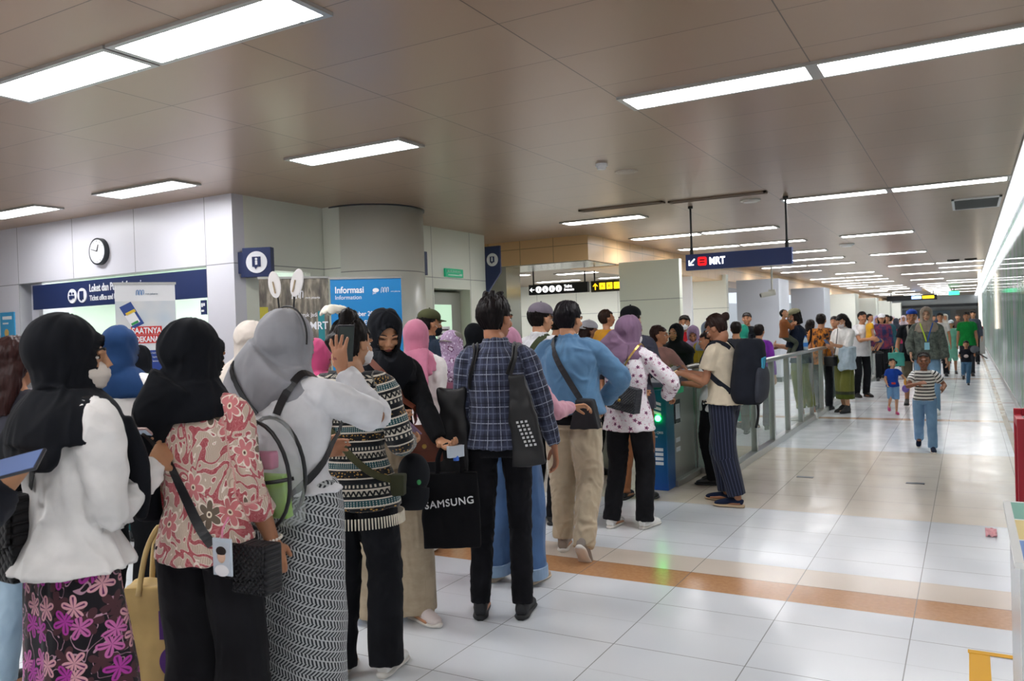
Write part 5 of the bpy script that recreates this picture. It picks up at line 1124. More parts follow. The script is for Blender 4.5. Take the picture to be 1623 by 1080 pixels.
# --- lavender floral headscarf with grey cap
x, y = gp(716, 6.1)
p = Person(x, y, 25, 1.53, 'woman in lavender floral headscarf under a grey cap and a long mauve dress', lod=1, head=(10, 5, 0), L=(-.1, .3, 1.1)); p.skirt(cloth('a0687e'), bottom=.25, name='dress', w=(.16, .19, .2)); p.shirt(cloth('a0687e'), hem=.9); p.shoes(SHB)
p.hijab(m_floral('a98fb0', '6a3f60', 'd8cfe0', .06, .35, 'e0d6e6'), 'long', back=.12); p.cap(cloth('77736a'), back=True)
x, y = gp(752, 7.6)
p = Person(x, y, 40, 1.60, 'person in black headscarf glimpsed left of the plaid shirt man', lod=2); p.skirt(BK); p.shirt(BK); p.hijab(BKH, 'long'); p.shoes(SHB)
# --- plaid shirt man
x, y = gp(786, 4.28)
q_ = Person(x, y, 8, 1.71, 'man in navy plaid shirt and slim black trousers seen from behind', lod=0, skin='b07a5c', head=(30, 6, 0), bulk=1.0, R=(.29, .10, .84), L=(-.21, .06, .84), hdirR=(.08, .12, -1), hdirL=(0, .05, -1), palmR=(-.9, -.3, 0), hand=('relax', 'relax'), footL=(-.12, -.03, 0), footR=(.10, -.02, 0))
q_.pants(cloth('17171b', var=.3), w=(.082, .062, .052), bottom=.075, fold=(.006, 18, 16)); q_.shirt(m_plaid('333749', 'a3abbd', '666e86'), hem=.885, collar=True, r=.058, fold=(.006, 18, 12)); q_.shoes(mat('26272a', .7, name='black knit shoe'), mat('1d1e20', .6)); q_.hair(col='140f10', vol=.005, extra=[([(-.03, -.04, .11), (-.04, -.05, .15)], [.03, .006]), ([(.02, -.05, .11), (.02, -.07, .145)], [.03, .006]), ([(.0, -.01, .11), (.03, .02, .15)], [.03, .006])]); q_.face()
for sg, zt, lab in ((-1, 1.20, 'black tote bag on the left shoulder of the plaid shirt man'), (1, 1.27, 'black tote with white dotted print on the back of the plaid shirt man')):
    e = q_.item('tote_bag', (-.235 if sg < 0 else .125, -.03 if sg < 0 else -.185, zt), lab, 'bag', (0, 0 if sg < 0 else -6, 0)); obj_of(softbox(.17, .08 if sg < 0 else .06, .46, .02, .007, .85 if sg < 0 else .5, fold=.012, seed=20+sg), 'bag_body', mat('121215', .5, name='black nylon'), e)
    for dx in (-.014, .016):
        o = q_.strap([((-.205 if sg < 0 else .12)+dx, -.10 if sg < 0 else -.17, zt), (sg*.15+dx, -.12, 1.36), (sg*.14+dx, -.02, 1.455), (sg*.155+dx, .08, 1.36), (sg*.18+dx, .08, zt)], .022, mat('121215', .5, name='black nylon'), 'strap'); q_.to_item(e, o)
    if sg > 0:
        b = MB()
        for r_ in range(7):
            for c_ in range(3): b.box(-.03+c_*.022+r_*.005, -.018+c_*.022+r_*.005, -.044, -.038, -.24-r_*.02, -.229-r_*.02)
        b.build('dotted_print', mat('d6d6d8'), e)
# --- pink headscarf with wide blue jeans
x, y = gp(804, 4.85)
p = Person(x, y, 28, 1.54, 'woman in pink headscarf, pink blouse and wide blue jeans behind the plaid shirt man', lod=0, skin='b98a68', head=(10, 0, 0), R=(.34, .26, 1.13), L=(-.1, .25, 1.1), hdirR=(.85, .5, .1), palmR=(0, -.4, -.9), hand=('relax', 'hold'), eR=(.5, -.8, -.9), footL=(-.12, -.02, 0), footR=(.14, 0, 0))
p.pants(m_denim('3d6596', '31557f'), w=(.092, .095, .098), bottom=.075, fold=(.007, 18, 4)); p.shirt(cloth('c995a4'), hem=.85, r=.062); p.hijab(cloth('c58ba6'), 'short'); p.shoes(mat('bfa58a', .6), mat('cdbba2'), low=True, name='sandal')
for i in (0, 1):
    a_ = p.ank[i]; b = MB(); b.tube([a_+V(0, .005, -.03), a_+V(0, 0, .035)], [(.108*p.k, .108*p.k)]*2, n=28, sub=1); b.build('rolled_cuff', m_denim('8aa5c2', '7895b5'), p.o)
b = MB(); w_ = p.wr[1]; d_ = p.hdir[1]; u_ = d_.orthogonal().normalized(); v_ = d_.cross(u_)
b.tube([w_+u_*.031*math.cos(t)+v_*.028*math.sin(t) for t in [2*PI*q/20 for q in range(21)]], .003, n=8, sub=1, caps=False); b.build('bracelet', mat('d9b04a', .3, .8), p.o)
# --- grey cap man with glasses
x, y = gp(856, 6.3)
p = Person(x, y, 38, 1.73, 'man in grey cap, glasses and white shirt with an olive strap over the shoulder', lod=0, skin='c09070', head=(14, 6, 0), L=(-.1, .3, 1.1), R=(.1, .3, 1.1)); p.pants(BK); p.shirt(WH2, ln='elbow', collar=True, r=.064); p.hair(); p.cap(cloth('77707c')); p.face(); p.glasses(); p.shoes(SHB)
e = p.item('sling_bag', (.14, .15, 1.0), 'olive green sling bag strap on the white shirt of the grey cap man', 'bag'); obj_of(softbox(.16, .06, .12, .02, .008, seed=31), 'bag_body', cloth('3f4630'), e); o = p.strap([(.10, .12, 1.3), (.10, .03, 1.46), (.04, -.12, 1.38), (-.06, -.15, 1.22), (-.16, -.08, 1.05)], .05, cloth('3f4630')); p.to_item(e, o)
x, y = gp(884, 7.8)
p = Person(x, y, 60, 1.70, 'dark haired person in black glimpsed behind the denim jacket man', lod=2); p.pants(BK); p.shirt(BK); p.hair(); p.shoes(SHB)
x, y = gp(800, 9.6)
p = Person(x, y, 180, 1.58, 'dark haired person in a dark top far behind, right of the plaid shirt man', lod=2); p.pants(BK); p.shirt(cloth('3a2f38')); p.hair(); p.shoes(SHB)
# --- denim jacket man
x, y = gp(902, 5.42)
j = Person(x, y, 12, 1.705, 'man in light blue denim jacket and khaki trousers, one heel lifted', lod=0, skin='b98766', head=(26, 6, 0), bulk=1.16, R=(.19, .20, .99), eR=(1, -.15, -.1), hdirR=(-.2, .3, -.9), L=(-.14, .26, 1.05), eL=(-1, -.3, -.2), hand=('hold', 'relax'), footL=(-.09, .05, 0), footR=(.10, -.20, .05), toe=(0, 48), kneeR=(.15, 1, 0))
j.pants(cloth('b6a88f'), w=(.092, .080, .070), bottom=.085, fold=(.008, 16, 12)); j.shirt(BK, hem=.87, ln='short', name='undershirt', r=.036, g=-.022, fold=(.002, 10, 6), flare=.026); j.shirt(m_denim(), hem=.935, collar=True, r=.068, cuff=.052, flare=.02, fold=(.009, 15, 10), name='denim_jacket', chest=(.172, .125), waist=(.165, .125), g=.004)
j.shoes(mat('8d837a', .7, name='grey knit shoe'), SOLEW); j.hair(col='100d12', vol=.006); j.face()
e = j.item('messenger_bag', (.13, -.17, 1.04), 'black messenger bag at the hip of the denim jacket', 'bag', (0, 0, -10)); me = softbox(.20, .08, .19, .02, .007, .6, fold=.008, seed=40); obj_of(me, 'bag_body', mat('17181c', .6, name='black canvas'), e)
o = j.strap([(-.12, .10, 1.38), (-.12, .03, 1.47), (-.10, -.12, 1.38), (0, -.17, 1.20), (.10, -.16, 1.04)], .04, mat('1d1f24', .6, name='black webbing')); j.to_item(e, o)
# --- man in black cap carrying a boy
x, y = gp(1000, 7.0)
p = Person(x, y, 25, 1.70, 'man in black cap and dark grey jacket carrying a small boy on his arm', lod=1, head=(5, 0, 0), L=(-.12, .28, 1.15), R=(.2, .2, 1.1), bulk=1.1); p.pants(cloth('8a5a3a')); p.shirt(cloth('3d3f4c')); p.hair(); p.cap(cloth('15161a'), back=True); p.shoes(SHB)
x, y = gp(962, 7.0)
k_ = Person(x, y, 25, .95, 'small boy in yellow shirt carried by the man in the black cap', lod=1, child=True, z=.74, L=(-.15, .2, 1.25), R=(.15, .25, 1.3), footL=(-.15, .12, .25), footR=(.15, .12, .25), kneeL=(-.5, 1, 0), kneeR=(.5, 1, 0), head=(40, 0, 0)); k_.pants(cloth('3a3a44'), short=1.3); k_.shirt(cloth('c98f22'), ln='short'); k_.hair(col='2a1c14'); k_.shoes(SHB)
x, y = gp(932, 8.3)
p = Person(x, y, 55, 1.60, 'woman with white cap and long brown hair left of the yellow shirt boy', lod=1, head=(10, 5, 0)); p.pants(BK); p.shirt(cloth('c9ced6')); p.hair(style='long', col='2c1a16'); p.cap(cloth('c8c8d2'), back=True); p.shoes(SHB)
# --- purple headscarf floral blouse
x, y = gp(992, 6.05)
m = Person(x, y, 28, 1.60, 'woman in purple headscarf, white floral blouse and black trousers with white sneakers', lod=0, skin='b98a68', head=(25, 8, 0), R=(.22, .26, 1.03), L=(-.08, .3, 1.05), eR=(1, -.3, -.3), hdirR=(.0, .9, -.2), palmR=(-.4, 0, -.9), hand=('hold', 'hold'), footL=(-.13, -.06, 0), footR=(.11, .04, 0), side=3, bulk=1.02)
m.pants(cloth('18181b', var=.25), w=(.088, .078, .072), bottom=.06); m.shirt(m_floral(cell=.055, R=.27), hem=.78, r=.068, cuff=.05, flare=.03, fold=(.009, 14, 9), hipr=(.185, .14), name='blouse'); m.shoes(SHW, SOLEW)
m.hijab(cloth('7a6078'), 'snug', puff=.006, fold=(.007, 18, 8), folds=[([(0, -.10, 1.52), (-.08, -.12, 1.44), (-.17, -.13, 1.34), (-.22, -.12, 1.27)], [(.09, .05), (.10, .05), (.08, .035), (.03, .02)]), ([(0, -.11, 1.46), (.0, -.16, 1.36), (-.03, -.17, 1.25)], [(.09, .04), (.08, .03), (.04, .02)])]); m.face(); m.mask('e4e2e4')
e = m.item('quilted_bag', (.09, -.19, 1.14), 'navy quilted flap bag with gold chain on the white floral blouse', 'bag', (0, 10, -12)); flapbag(e, .26, .18, .08, m_quilt('20242e', .022, .4, .5))
o = m.strap([(-.02, -.20, 1.14), (.05, -.19, 1.27), (.13, -.08, 1.43), (.13, .03, 1.45), (.15, .1, 1.3)], .014, GOLD); m.to_item(e, o)
# --- backpack person at the gate
x, y = gp(1146, 6.72)
n_ = Person(x, y, -68, 1.60, 'woman with hair bun and glasses, cream t-shirt and navy pinstripe trousers at the gate', lod=0, skin='a8765a', head=(0, 30, 0), L=(-.13, .34, 1.16), R=(.08, .36, 1.16), hdirL=(.3, .9, .1), hdirR=(-.3, .9, .1), palmL=(.4, 0, -.9), palmR=(-.3, 0, .9), hand=('hold', 'hold'), lean=4, bulk=1.14, footL=(-.10, -.10, 0), footR=(.10, .08, 0), eL=(-.3, -1, -1), eR=(.3, -1, -1))
n_.pants(m_stripes('1f2333', '49506a', .022, .16, 'u'), w=(.098, .090, .082), bottom=.10, fold=(.006, 18, 4)); n_.shirt(cloth('c9bda6'), hem=.90, ln='short', r=.066, flare=.03, fold=(.009, 15, 10)); n_.shoes(cloth('1e2740'), mat('b8a183', .8), low=True)
n_.hair(style='bun', col='2a1c18', vol=.006); n_.face(); n_.glasses()
e = n_.item('backpack', (.0, -.25, 1.46), 'large black backpack with a blue accent worn at the ticket gate', 'backpack', (5, 0, 0)); backpack(e, .33, .53, .26, cloth('1e2129'), mat('2f8fae', .6, name='blue accent'), cloth('3a3d46'))
for sg in (-1, 1):
    o = n_.strap([(sg*.08, -.17, 1.42), (sg*.11, -.02, 1.46), (sg*.13, .10, 1.36), (sg*.17, .06, 1.16), (sg*.14, -.13, 1.0)], .045, cloth('1e2129'), 'shoulder_strap'); n_.to_item(e, o)
ribbon([(.1, -.04, -.5), (.11, -.06, -.62), (.1, -.05, -.74)], .022, BLKLEATHER, 'dangling_strap', e)
phone((-.03, .47, 1.20), 90, 75, 'dark phone held by the woman with the black backpack', n_, '2a3038', '3d4a5a')
x, y = gp(1126, 7.6)
p = Person(x, y, -75, 1.47, 'shorter person in white shirt and black trousers behind the cream t-shirt', lod=1, head=(0, 8, 0), L=(-.12, .3, 1.1), R=(.1, .34, 1.15)); p.pants(BK, w=(.088, .085, .08)); p.shirt(cloth('cfd3d2'), ln='elbow', hem=.8); p.hair(col='1a1210'); p.face(); p.shoes(SHB)
# --- people around the gates
def pers(px, d, rel, H, label, top, bot='pants', bc='1b1c20', hj=None, hair='short', hc='17100e', lod=2, tl='long', **kw):
    x, y = gp(px, d); fx = kw.pop('after', None); sk = kw.pop('bw', None); sc_ = kw.pop('shoe', '1a1b1d'); short = kw.pop('short', None)
    p = Person(x, y, rel, H, label, lod=lod, **kw); tm = top if not isinstance(top, str) else cloth(top)
    bm_ = bc if not isinstance(bc, str) else cloth(bc)
    if bot == 'pants': p.pants(bm_, w=sk or (.082, .07, .062), short=short)
    else: p.skirt(bm_, bottom=.12 if bot == 'skirt' else .5)
    p.shirt(tm, ln=tl)
    if hj: p.hijab(cloth(hj) if isinstance(hj, str) else hj, 'long' if hj in ('17181c',) else 'short')
    else: p.hair(style=hair, col=hc)
    if abs(((rel+kw.get('head', (0,))[0]) % 360)-180) < 100: p.face()
    p.shoes(mat(sc_, .6)); return p
p = pers(1043, 8.3, 40, 1.53, 'woman with long brown hair and dusty pink top reaching over the ticket gate', '9a746c', hair='long', hc='2c1a16', lod=1, R=(.22, .38, 1.13), hdirR=(.6, .8, 0), hand=('relax', 'hold'), head=(60, 0, 0), bc='2a2f45'); 
p.strap([(-.1, .1, 1.36), (-.12, 0, 1.46), (-.08, -.13, 1.32), (.05, -.15, 1.1)], .10, cloth('1e2438'), 'vest_panel', parent=p.o)
pers(1072, 9.0, 205, 1.54, 'smiling staff member in black headscarf and black uniform behind the gate', '14161b', hj='17181c', lod=1, L=(-.12, .32, 1.08), R=(.1, .3, 1.1))
p = pers(1086, 11.9, 190, 1.67, 'man in red shirt and white mask standing by the white column', 'b01c26', lod=1, tl='short', L=(-.1, .26, 1.15)); p.mask()
pers(1099, 10.8, 185, 1.50, 'woman in lavender headscarf behind the ticket gate', '8d7a92', 'skirt', '6f6078', hj='8b7490', lod=1, head=(0, 25, 0), L=(-.1, .3, 1.1))
p = pers(1124, 9.6, 195, 1.55, 'woman in pale blue headscarf and mustard yellow top behind the gate', 'b09a2e', 'skirt', '7a6a28', hj='8797ab', lod=1, head=(-30, 15, 0))
p.strap([(-.12, .1, 1.36), (-.05, .14, 1.25), (.08, .14, 1.1), (.16, .08, 1.0)], .02, BLKLEATHER, 'bag_strap', parent=p.o)
pers(1167, 11, 0, 1.55, 'dark haired child partly hidden behind the backpack', '30323a'); pers(1178, 11.6, -30, 1.50, 'woman in turquoise headscarf behind the black backpack', '2fa58c', 'skirt', '24806e', hj='2fae92')
p = pers(1185, 15, 190, 1.72, 'young man in black t-shirt standing before the white column', '15171c', tl='short', lod=1, R=(.16, .28, 1.25)); pers(1203, 11.4, 20, 1.50, 'child in bright purple top with short black hair', '7c2fa0', lod=1, bc='3a2f4a')
# father and baby behind the fence
x, y = gp(1268, 12.3)
p = Person(x, y, -78, 1.72, 'man in khaki cap, grey mask, navy t-shirt and olive trousers holding a baby', lod=1, skin='a8765a', head=(-8, 14, 0), L=(-.10, .34, 1.14), R=(.12, .36, 1.10), hdirL=(.8, .4, 0), hdirR=(-.8, .4, 0), bulk=1.1, lean=6, footR=(.12, -.12, 0)); p.pants(cloth('70733f'), w=(.09, .075, .06), short=1.75); p.shirt(cloth('1b2233'), ln='elbow', hem=.86); p.hair(style='bob'); p.cap(cloth('8c8a6c')); p.mask('5f6c68'); p.face(); p.shoes(SHW, SOLEW)
e = p.item('waist_bag', (.20, .05, .99), 'dark waist bag on the hip of the man in the khaki cap', 'bag'); obj_of(softbox(.20, .12, .17, .02, .01, seed=50), 'bag_body', cloth('25262c'), e); ribbon([(.05, .0, 0), (-.02, -.16, .2), (-.12, -.2, .4)], .03, cloth('25262c'), 'strap', e)
x, y = gp(1243, 12.1)
p = Person(x, y, 60, .86, 'baby in brown top held against the chest of the man in the khaki cap', lod=1, child=True, z=.86, head=(50, -15, -20), footL=(-.12, .2, .2), footR=(.12, .2, .2), skin='c08e6c', L=(-.1, .3, 1.2), R=(.1, .3, 1.2)); p.pants(cloth('4a4f44')); p.shirt(cloth('86502c')); p.hair(); p.face(); p.shoes(mat('d8b0b4'))
p = pers(1302, 13.6, 15, 1.64, 'man in black and orange patterned jersey with short black hair, seen from behind', m_mottle('1c1e26', 'd07f28', 7), tl='short', lod=1); p2_ = pers(1285, 14.3, 20, 1.55, 'woman with dark hair and navy top behind the man in the khaki cap', '2a3550', hair='long')
e = p2_.item('backpack', (0, -.22, 1.4), 'pinkish beige backpack between the khaki cap man and the orange jersey', 'backpack'); backpack(e, .28, .42, .18, cloth('b08a74'))
x, y = gp(1322, 14.8); p = pers(1324, 15.2, 200, 1.6, 'dark haired person in purple behind the woman in the olive sarong', '3a2f52')
# woman in olive sarong
x, y = gp(1337, 13.1)
p = Person(x, y, -140, 1.62, 'woman in white blouse, face mask, olive sarong and black boots by the fence', lod=1, skin='c09070', head=(15, 30, 0), L=(-.04, .28, 1.16), R=(.12, .26, 1.14), hand=('hold', 'hold'), hdirR=(-.7, .6, 0), hdirL=(.6, .7, .1), footL=(-.07, .05, 0), footR=(.08, -.04, 0))
p.skirt(m_border('77793a', '4e5a1e', .26, .30), bottom=.24, name='sarong', w=(.15, .165, .165)); p.shirt(WH, ln='elbow', hem=.98, collar=True, r=.064); p.hair(style='bob', extra=[([(-.03, -.06, .0), (-.09, -.03, -.08), (-.1, .0, -.18)], [.05, .04, .02])]); p.mask('cdc8c8'); p.face(); p.shoes(SHB, h=1.5)
e = p.item('handbag', (.10, .22, .96), 'small black handbag hanging in front of the white blouse woman', 'bag'); flapbag(e, .20, .15, .09, BLKLEATHER); ribbon([(-.08, 0, 0), (-.1, -.04, .25), (-.08, -.1, .45)], .015, BLKLEATHER, 'strap', e, ax=(1, 0, 0)); ribbon([(.08, 0, 0), (.06, -.04, .25), (.04, -.1, .45)], .015, BLKLEATHER, 'strap', e, ax=(1, 0, 0))
e = p.item('denim_jacket', (-.18, .14, 1.12), 'pale blue jacket draped over the arm of the white blouse woman', 'jacket'); me = softbox(.22, .18, .36, .05, .012, 1.0, fold=.03, seed=60); obj_of(me, 'jacket_cloth', m_denim('a3b4c0', '93a6b4'), e)
phone((.03, .36, 1.20), 180, 40, 'dark phone in the hands of the white blouse woman by the fence', p)
e = p.item('water_bottle', (1.0, -.3, 1.0), 'clear water bottle with blue label standing on the fence rail', 'bottle'); e.location = (-2.1, 12.55, 1.075); e.rotation_euler = (0, 0, 0)
b = MB(); b.tube([(0, 0, 0), (0, 0, .12), (0, 0, .16), (0, 0, .19)], [.033, .033, .022, .013], n=18); b.build('bottle_body', mat('d2e4ec', .1, alpha=.6), e, smooth=True); b = MB(); b.cyl((0, 0, .05), (0, 0, .11), .0345); b.build('label', mat('2f74c0'), e); b = MB(); b.cyl((0, 0, .19), (0, 0, .21), .014); b.build('bottle_cap', mat('2f5fa8'), e)
p = pers(1364, 15.6, 150, 1.68, 'man in white t-shirt leaning on the fence with a child in yellow', 'dcdcde', tl='short', lod=1, L=(-.12, .42, 1.12), R=(.05, .42, 1.14), hdirL=(.8, .5, 0), lean=8)
x, y = gp(1379, 15.3); p = Person(x, y, 60, .95, 'small child in yellow shirt and blue shorts on the rail with the white t-shirt man', lod=2, child=True, z=.68, head=(60, 0, 0), footL=(-.12, .2, .3), footR=(.12, .2, .3)); p.pants(cloth('2f4a7a'), short=1.1); p.shirt(cloth('d09a1c'), ln='short'); p.hair(); p.shoes(SHB)
p = pers(1398, 19.5, 180, 1.64, 'person in white cap and navy football shirt behind the fence', m_mottle('232b52', '7a2c3c', 6), hair='bob', lod=2); p.cap(cloth('d8d8dc')); pers(1391, 20.8, 180, 1.6, 'woman in lilac headscarf beside the white cap', '6b6a8a', hj='9a90b0'); pers(1406, 20.5, 180, 1.62, 'person in teal jacket beside the white cap and navy shirt', '2f5a66')
# --- walking group on the right
x, y = gp(1469, 12.6)
w = Person(x, y, 180, 1.68, 'woman in beige headscarf, grey green jacket and blue lanyard walking forward', lod=1, skin='c99c80', head=(0, 4, 0), R=(.23, .10, .95), L=(-.26, .06, .86), hdirR=(0, .3, -1), bulk=1.12, footL=(-.1, .12, 0), footR=(.1, -.1, 0))
w.pants(m_denim('6f94b2', '5f86a6'), w=(.088, .075, .068)); w.shirt(m_mottle('4a514c', '6c736b', 16), hem=.86, r=.068, flare=.04, cuff=.055, fold=(.009, 14, 9), name='batik_jacket'); w.hijab(cloth('96897c'), 'short', front=.05); w.face(); w.shoes(SHW)
w.strap([(-.08, .08, 1.42), (-.05, .14, 1.30), (-.01, .16, 1.14)], .018, mat('2f5aa8'), 'lanyard', parent=w.o); w.strap([(.08, .08, 1.42), (.05, .14, 1.30), (.01, .16, 1.14)], .018, mat('b9d23a'), 'lanyard', parent=w.o)
MB().box(-.035, .035, .165, .17, 1.00, 1.11).build('badge', mat('8ec6d8', .3), w.o)
x, y = gp(1446, 13.5)
p = Person(x, y, 178, 1.66, 'man in blue cap, black t-shirt and khaki shorts walking beside the beige headscarf woman', lod=1, L=(-.2, .12, .85), R=(.25, .12, .88), footL=(-.1, .28, .0), footR=(.1, -.2, 0)); p.pants(cloth('7a6f5c'), short=1.0, w=(.09, .08, .08)); p.shirt(cloth('1b1d22'), ln='short'); p.hair(); p.cap(cloth('1f48a8'), back=True); p.face(); p.shoes(SHB)
p.strap([(.1, .08, 1.42), (.08, .14, 1.30), (.07, .14, 1.1)], .035, cloth('8a8a84'), 'backpack_strap', parent=p.o)
e = p.item('fabric_bag', (.26, .2, .95), 'turquoise bag hanging from the hand behind the toddler', 'bag'); obj_of(softbox(.24, .08, .22, .02, .01, seed=70, fold=.01), 'bag_body', cloth('4fa89a'), e); ribbon([(-.05, 0, -.01), (0, 0, .08), (.05, 0, -.01)], .015, cloth('4fa89a'), 'handle', e, ax=(1, 0, 0))
x, y = gp(1413, 12.7)
p = Person(x, y, 172, .90, 'toddler in blue t-shirt, denim shorts and pink clogs holding a hand', lod=1, child=True, skin='c69474', head=(-10, 0, 6), L=(-.34, .22, 1.02), R=(.18, .18, .9), hdirL=(-1, .3, .1), footL=(-.07, .12, .0), footR=(.09, -.14, .16), toe=(0, 30)); p.pants(m_denim('6f9cc6', '5f8cb8'), short=1.1, w=(.088, .078, .074)); p.shirt(cloth('1c44a0'), ln='short', hem=.80); p.hair(style='pig'); p.face(); p.shoes(mat('c8417e', .5), low=True, name='clog')
MB().box(-.03, .03, .079, .086, .47, .50).build('print', mat('c83a3a'), p.o)
e = p.item('toy', (-.30, .30, .86), 'colourful toy hanging by the toddler in blue', 'toy'); b = MB(); b.ell((0, 0, -.05), (.055, .04, .06)); b.build('toy_body', m_mottle('8a3f86', '3f6fb0', 20), e, smooth=True); b = MB(); b.tube([(0, 0, .0), (.01, 0, .05), (0, 0, .1)], [.012, .016, .01], n=8); b.build('toy_handle', mat('d99a3a'), e)
x, y = gp(1463, 9.05)
s_ = Person(x, y, 180, 1.15, 'running boy in black and white striped t-shirt and blue jeans', lod=0, child=True, skin='8f6048', head=(0, 2, 0), L=(-.26, .16, 1.02), R=(.10, .34, 1.14), hdirR=(-.6, .3, .2), hdirL=(0, .8, .3), eL=(-.6, -1, -.3), eR=(.8, -.4, -.6), hand=('relax', 'relax'), footL=(-.10, .12, .0), footR=(.10, -.30, .12), toe=(0, 35), lean=6)
s_.pants(m_denim('6f98c0', '5c87b2'), w=(.094, .082, .072), bottom=.07); s_.shirt(m_stripes('e4e2de', '23242a', .036, .38), ln='short', hem=.84, r=.07, fold=(.006, 14, 10)); s_.hair(col='1a1310'); s_.face(); s_.shoes(cloth('1d2438'), SOLEW)
x, y = gp(1531, 17.6)
p = Person(x, y, 182, .99, 'boy in black t-shirt running far down the corridor with a toy gun', lod=1, child=True, head=(0, 10, 0), L=(-.30, .2, 1.1), R=(.22, .1, 1.05), footL=(-.04, .12, 0), footR=(.12, -.3, .3), toe=(0, 50), hand=('grip', 'relax')); p.pants(m_denim('2f5f80', '274f70'), w=(.09, .075, .065)); p.shirt(cloth('1a1c24'), ln='short', hem=.85); p.hair(); p.face(); p.shoes(SHB)
b = MB(); b.ell((0, .115, .63), (.045, .01, .035)); b.build('print', mat('c8b8b4'), p.o)
e = p.item('toy_gun', (-.34, .24, 1.16), 'black toy gun in the hand of the boy running down the corridor', 'toy', (0, 0, 0)); b = MB(); b.tube([(.03, 0, .06), (-.2, .05, -.1)], [.018, .012], sub=1); b.tube([(0, 0, .03), (.01, .0, -.05)], [.018, .016], sub=1); b.build('toy_body', BLACK, e); b = MB(); b.ell((.03, 0, .1), (.09, .03, .08)); b.build('drum', mat('5b5f66'), e)
# --- far walkers on the right
pers(1533, 20.2, 180, 1.62, 'man in bright green t-shirt walking far down the corridor', '12853a', tl='short', lod=1, bulk=1.1, bc='2f3238'); pers(1508, 21.2, 180, 1.42, 'girl in mint green dress and white cap beside the green t-shirt man', '7fc4ac', 'half', '7fc4ac', hair='bob').cap(cloth('dfe6ee')); pers(1491, 20.4, 180, 1.62, 'man in white t-shirt behind the beige headscarf woman', 'd8d4d0', tl='short')
pers(1551, 33, 180, 1.35, 'child in red far away at the light column', '9c2430', bc='9c2430'); pers(1519, 27, 180, 1.6, 'dark haired person in brown behind the green t-shirt man', '4a3a34'); pers(1499, 26, 180, 1.6, 'person in cream top far behind the mint dress', 'c8bfae', hj='b0a89c'); pers(1543, 25, 180, 1.68, 'dark haired man behind the right shoulder of the green t-shirt man', '3a3f48')
# --- crowd far away behind the fence
cols = [('magenta', 'b02a58', 1421, 25), ('orange', 'c8683a', 1433, 27), ('dark red', '7a1f28', 1428, 30), ('grey', '6d7078', 1412, 26), ('black', '1c1d22', 1440, 31), ('blue', '2c4a86', 1452, 34), ('white', 'd4d4d2', 1462, 38), ('beige', 'b8a68c', 1473, 41), ('olive', '5c6238', 1436, 37), ('teal', '2a6e6a', 1447, 43), ('pink', 'c47f96', 1458, 47), ('navy', '20294a', 1481, 36), ('brown', '6e4a36', 1478, 50), ('red', 'b3202a', 1416, 33)]
for q, (nm, cl, px, d_) in enumerate(cols):
    pers(px, d_, 180 if q % 3 else 10, 1.52+.012*((q*7) % 14), 'far away person in %s top, %s the fence line' % (nm, 'behind' if px < 1445 else 'near the end of'), cl, hj=['3a3f4a', 'b8a8b0', None, None][q % 4], bc='2a2d36')
# ------------------------------------------------------------ ticket gates and kiosk
g = G('kiosk teal to blue panel', .35, 0, .5); x, y, z = g.xyz(g.obj()); g.col(g.ramp(g.ma('DIVIDE', z, .92), (0, '0f4a9a'), (.35, '0d5a8e'), (.8, '0f6d78')))
kz = empty('ticket_gate', (-2.62, 7.05, 0)); tag(kz, 'ticket gate with teal and blue end panel, white logos and a green light', 'ticket gate')
MB().box(0, .22, 0, .22, 0, .92).build('end_panel', g.m, kz, bevel=.008)
b = MB()
for k in range(3): b.prism([(.03, -.004, .84-k*.045), (.17, -.004, .80-k*.045), (.17, -.004, .775-k*.045), (.03, -.004, .815-k*.045)], (0, .003, 0))
b.build('stripes', WHITE, kz)
LW = mat('dfe8ee', .5, name='label white'); letters('Pastikan QRIS', .03, (.015, -.004, .52), ((1, 0, 0), (0, 0, 1)), LW, kz); letters('dan kartu', .03, (.015, -.004, .485), ((1, 0, 0), (0, 0, 1)), LW, kz); letters('di sini', .03, (.015, -.004, .45), ((1, 0, 0), (0, 0, 1)), LW, kz)
for r_ in range(5):
    for c_ in range(2 if r_ < 4 else 1): MB().box(.02+c_*.085, .095+c_*.085, -.004, 0, .36-r_*.042, .388-r_*.042).build('payment_label', LW, kz)
b = MB(); b.ell((.14, -.006, .66), (.028, .01, .028)); b.build('status_light', mat('2cff5a', emit=14, name='green lamp'), kz)
MB().box(.03, .20, .22, .9, 0, .90).build('cabinet', STEEL, kz, bevel=.01); MB().box(-.01, .23, .2, .5, .86, .93).build('green_band', mat('0f8a5a', .4, emit=.15), kz, bevel=.004)
b = MB(); b.prism([(-.02, .1, .93), (-.02, .75, .93), (-.02, .75, 1.07), (-.02, .1, .98)], (.27, 0, 0)); b.build('reader_top', mat('5a5f6a', .35, .4), kz, bevel=.006)
b = MB(); b.prism([(.02, .30, 1.005), (.20, .30, 1.005), (.20, .44, 1.028), (.02, .44, 1.028)], (0, 0, .006)); b.build('screen', mat('5aa0d0', .2, emit=.8), kz)
b = MB(); b.prism([(.04, .52, 1.04), (.18, .52, 1.04), (.18, .62, 1.057), (.04, .62, 1.057)], (0, 0, .006)); b.build('card_reader', mat('d9c58a', .3, emit=.3), kz)
for k in range(3): MB().box(.0, .03, .26, .5, .5-k*.11, .54-k*.11).build('notice_strip', LW, kz)
MB().box(.20, .212, .95, .99, .05, .9).build('side_edge', STEEL, kz)
for k in range(2): MB().box(.201, .207, .3, .42, .40-k*.09, .44-k*.09).build('side_label', LW, kz)
MB().box(.201, .209, .28, .44, .58, .80).build('side_display', mat('2a2e33', .2), kz); MB().box(.209, .211, .30, .42, .62, .76).build('display_paper', mat('b9c4c8', .3), kz)
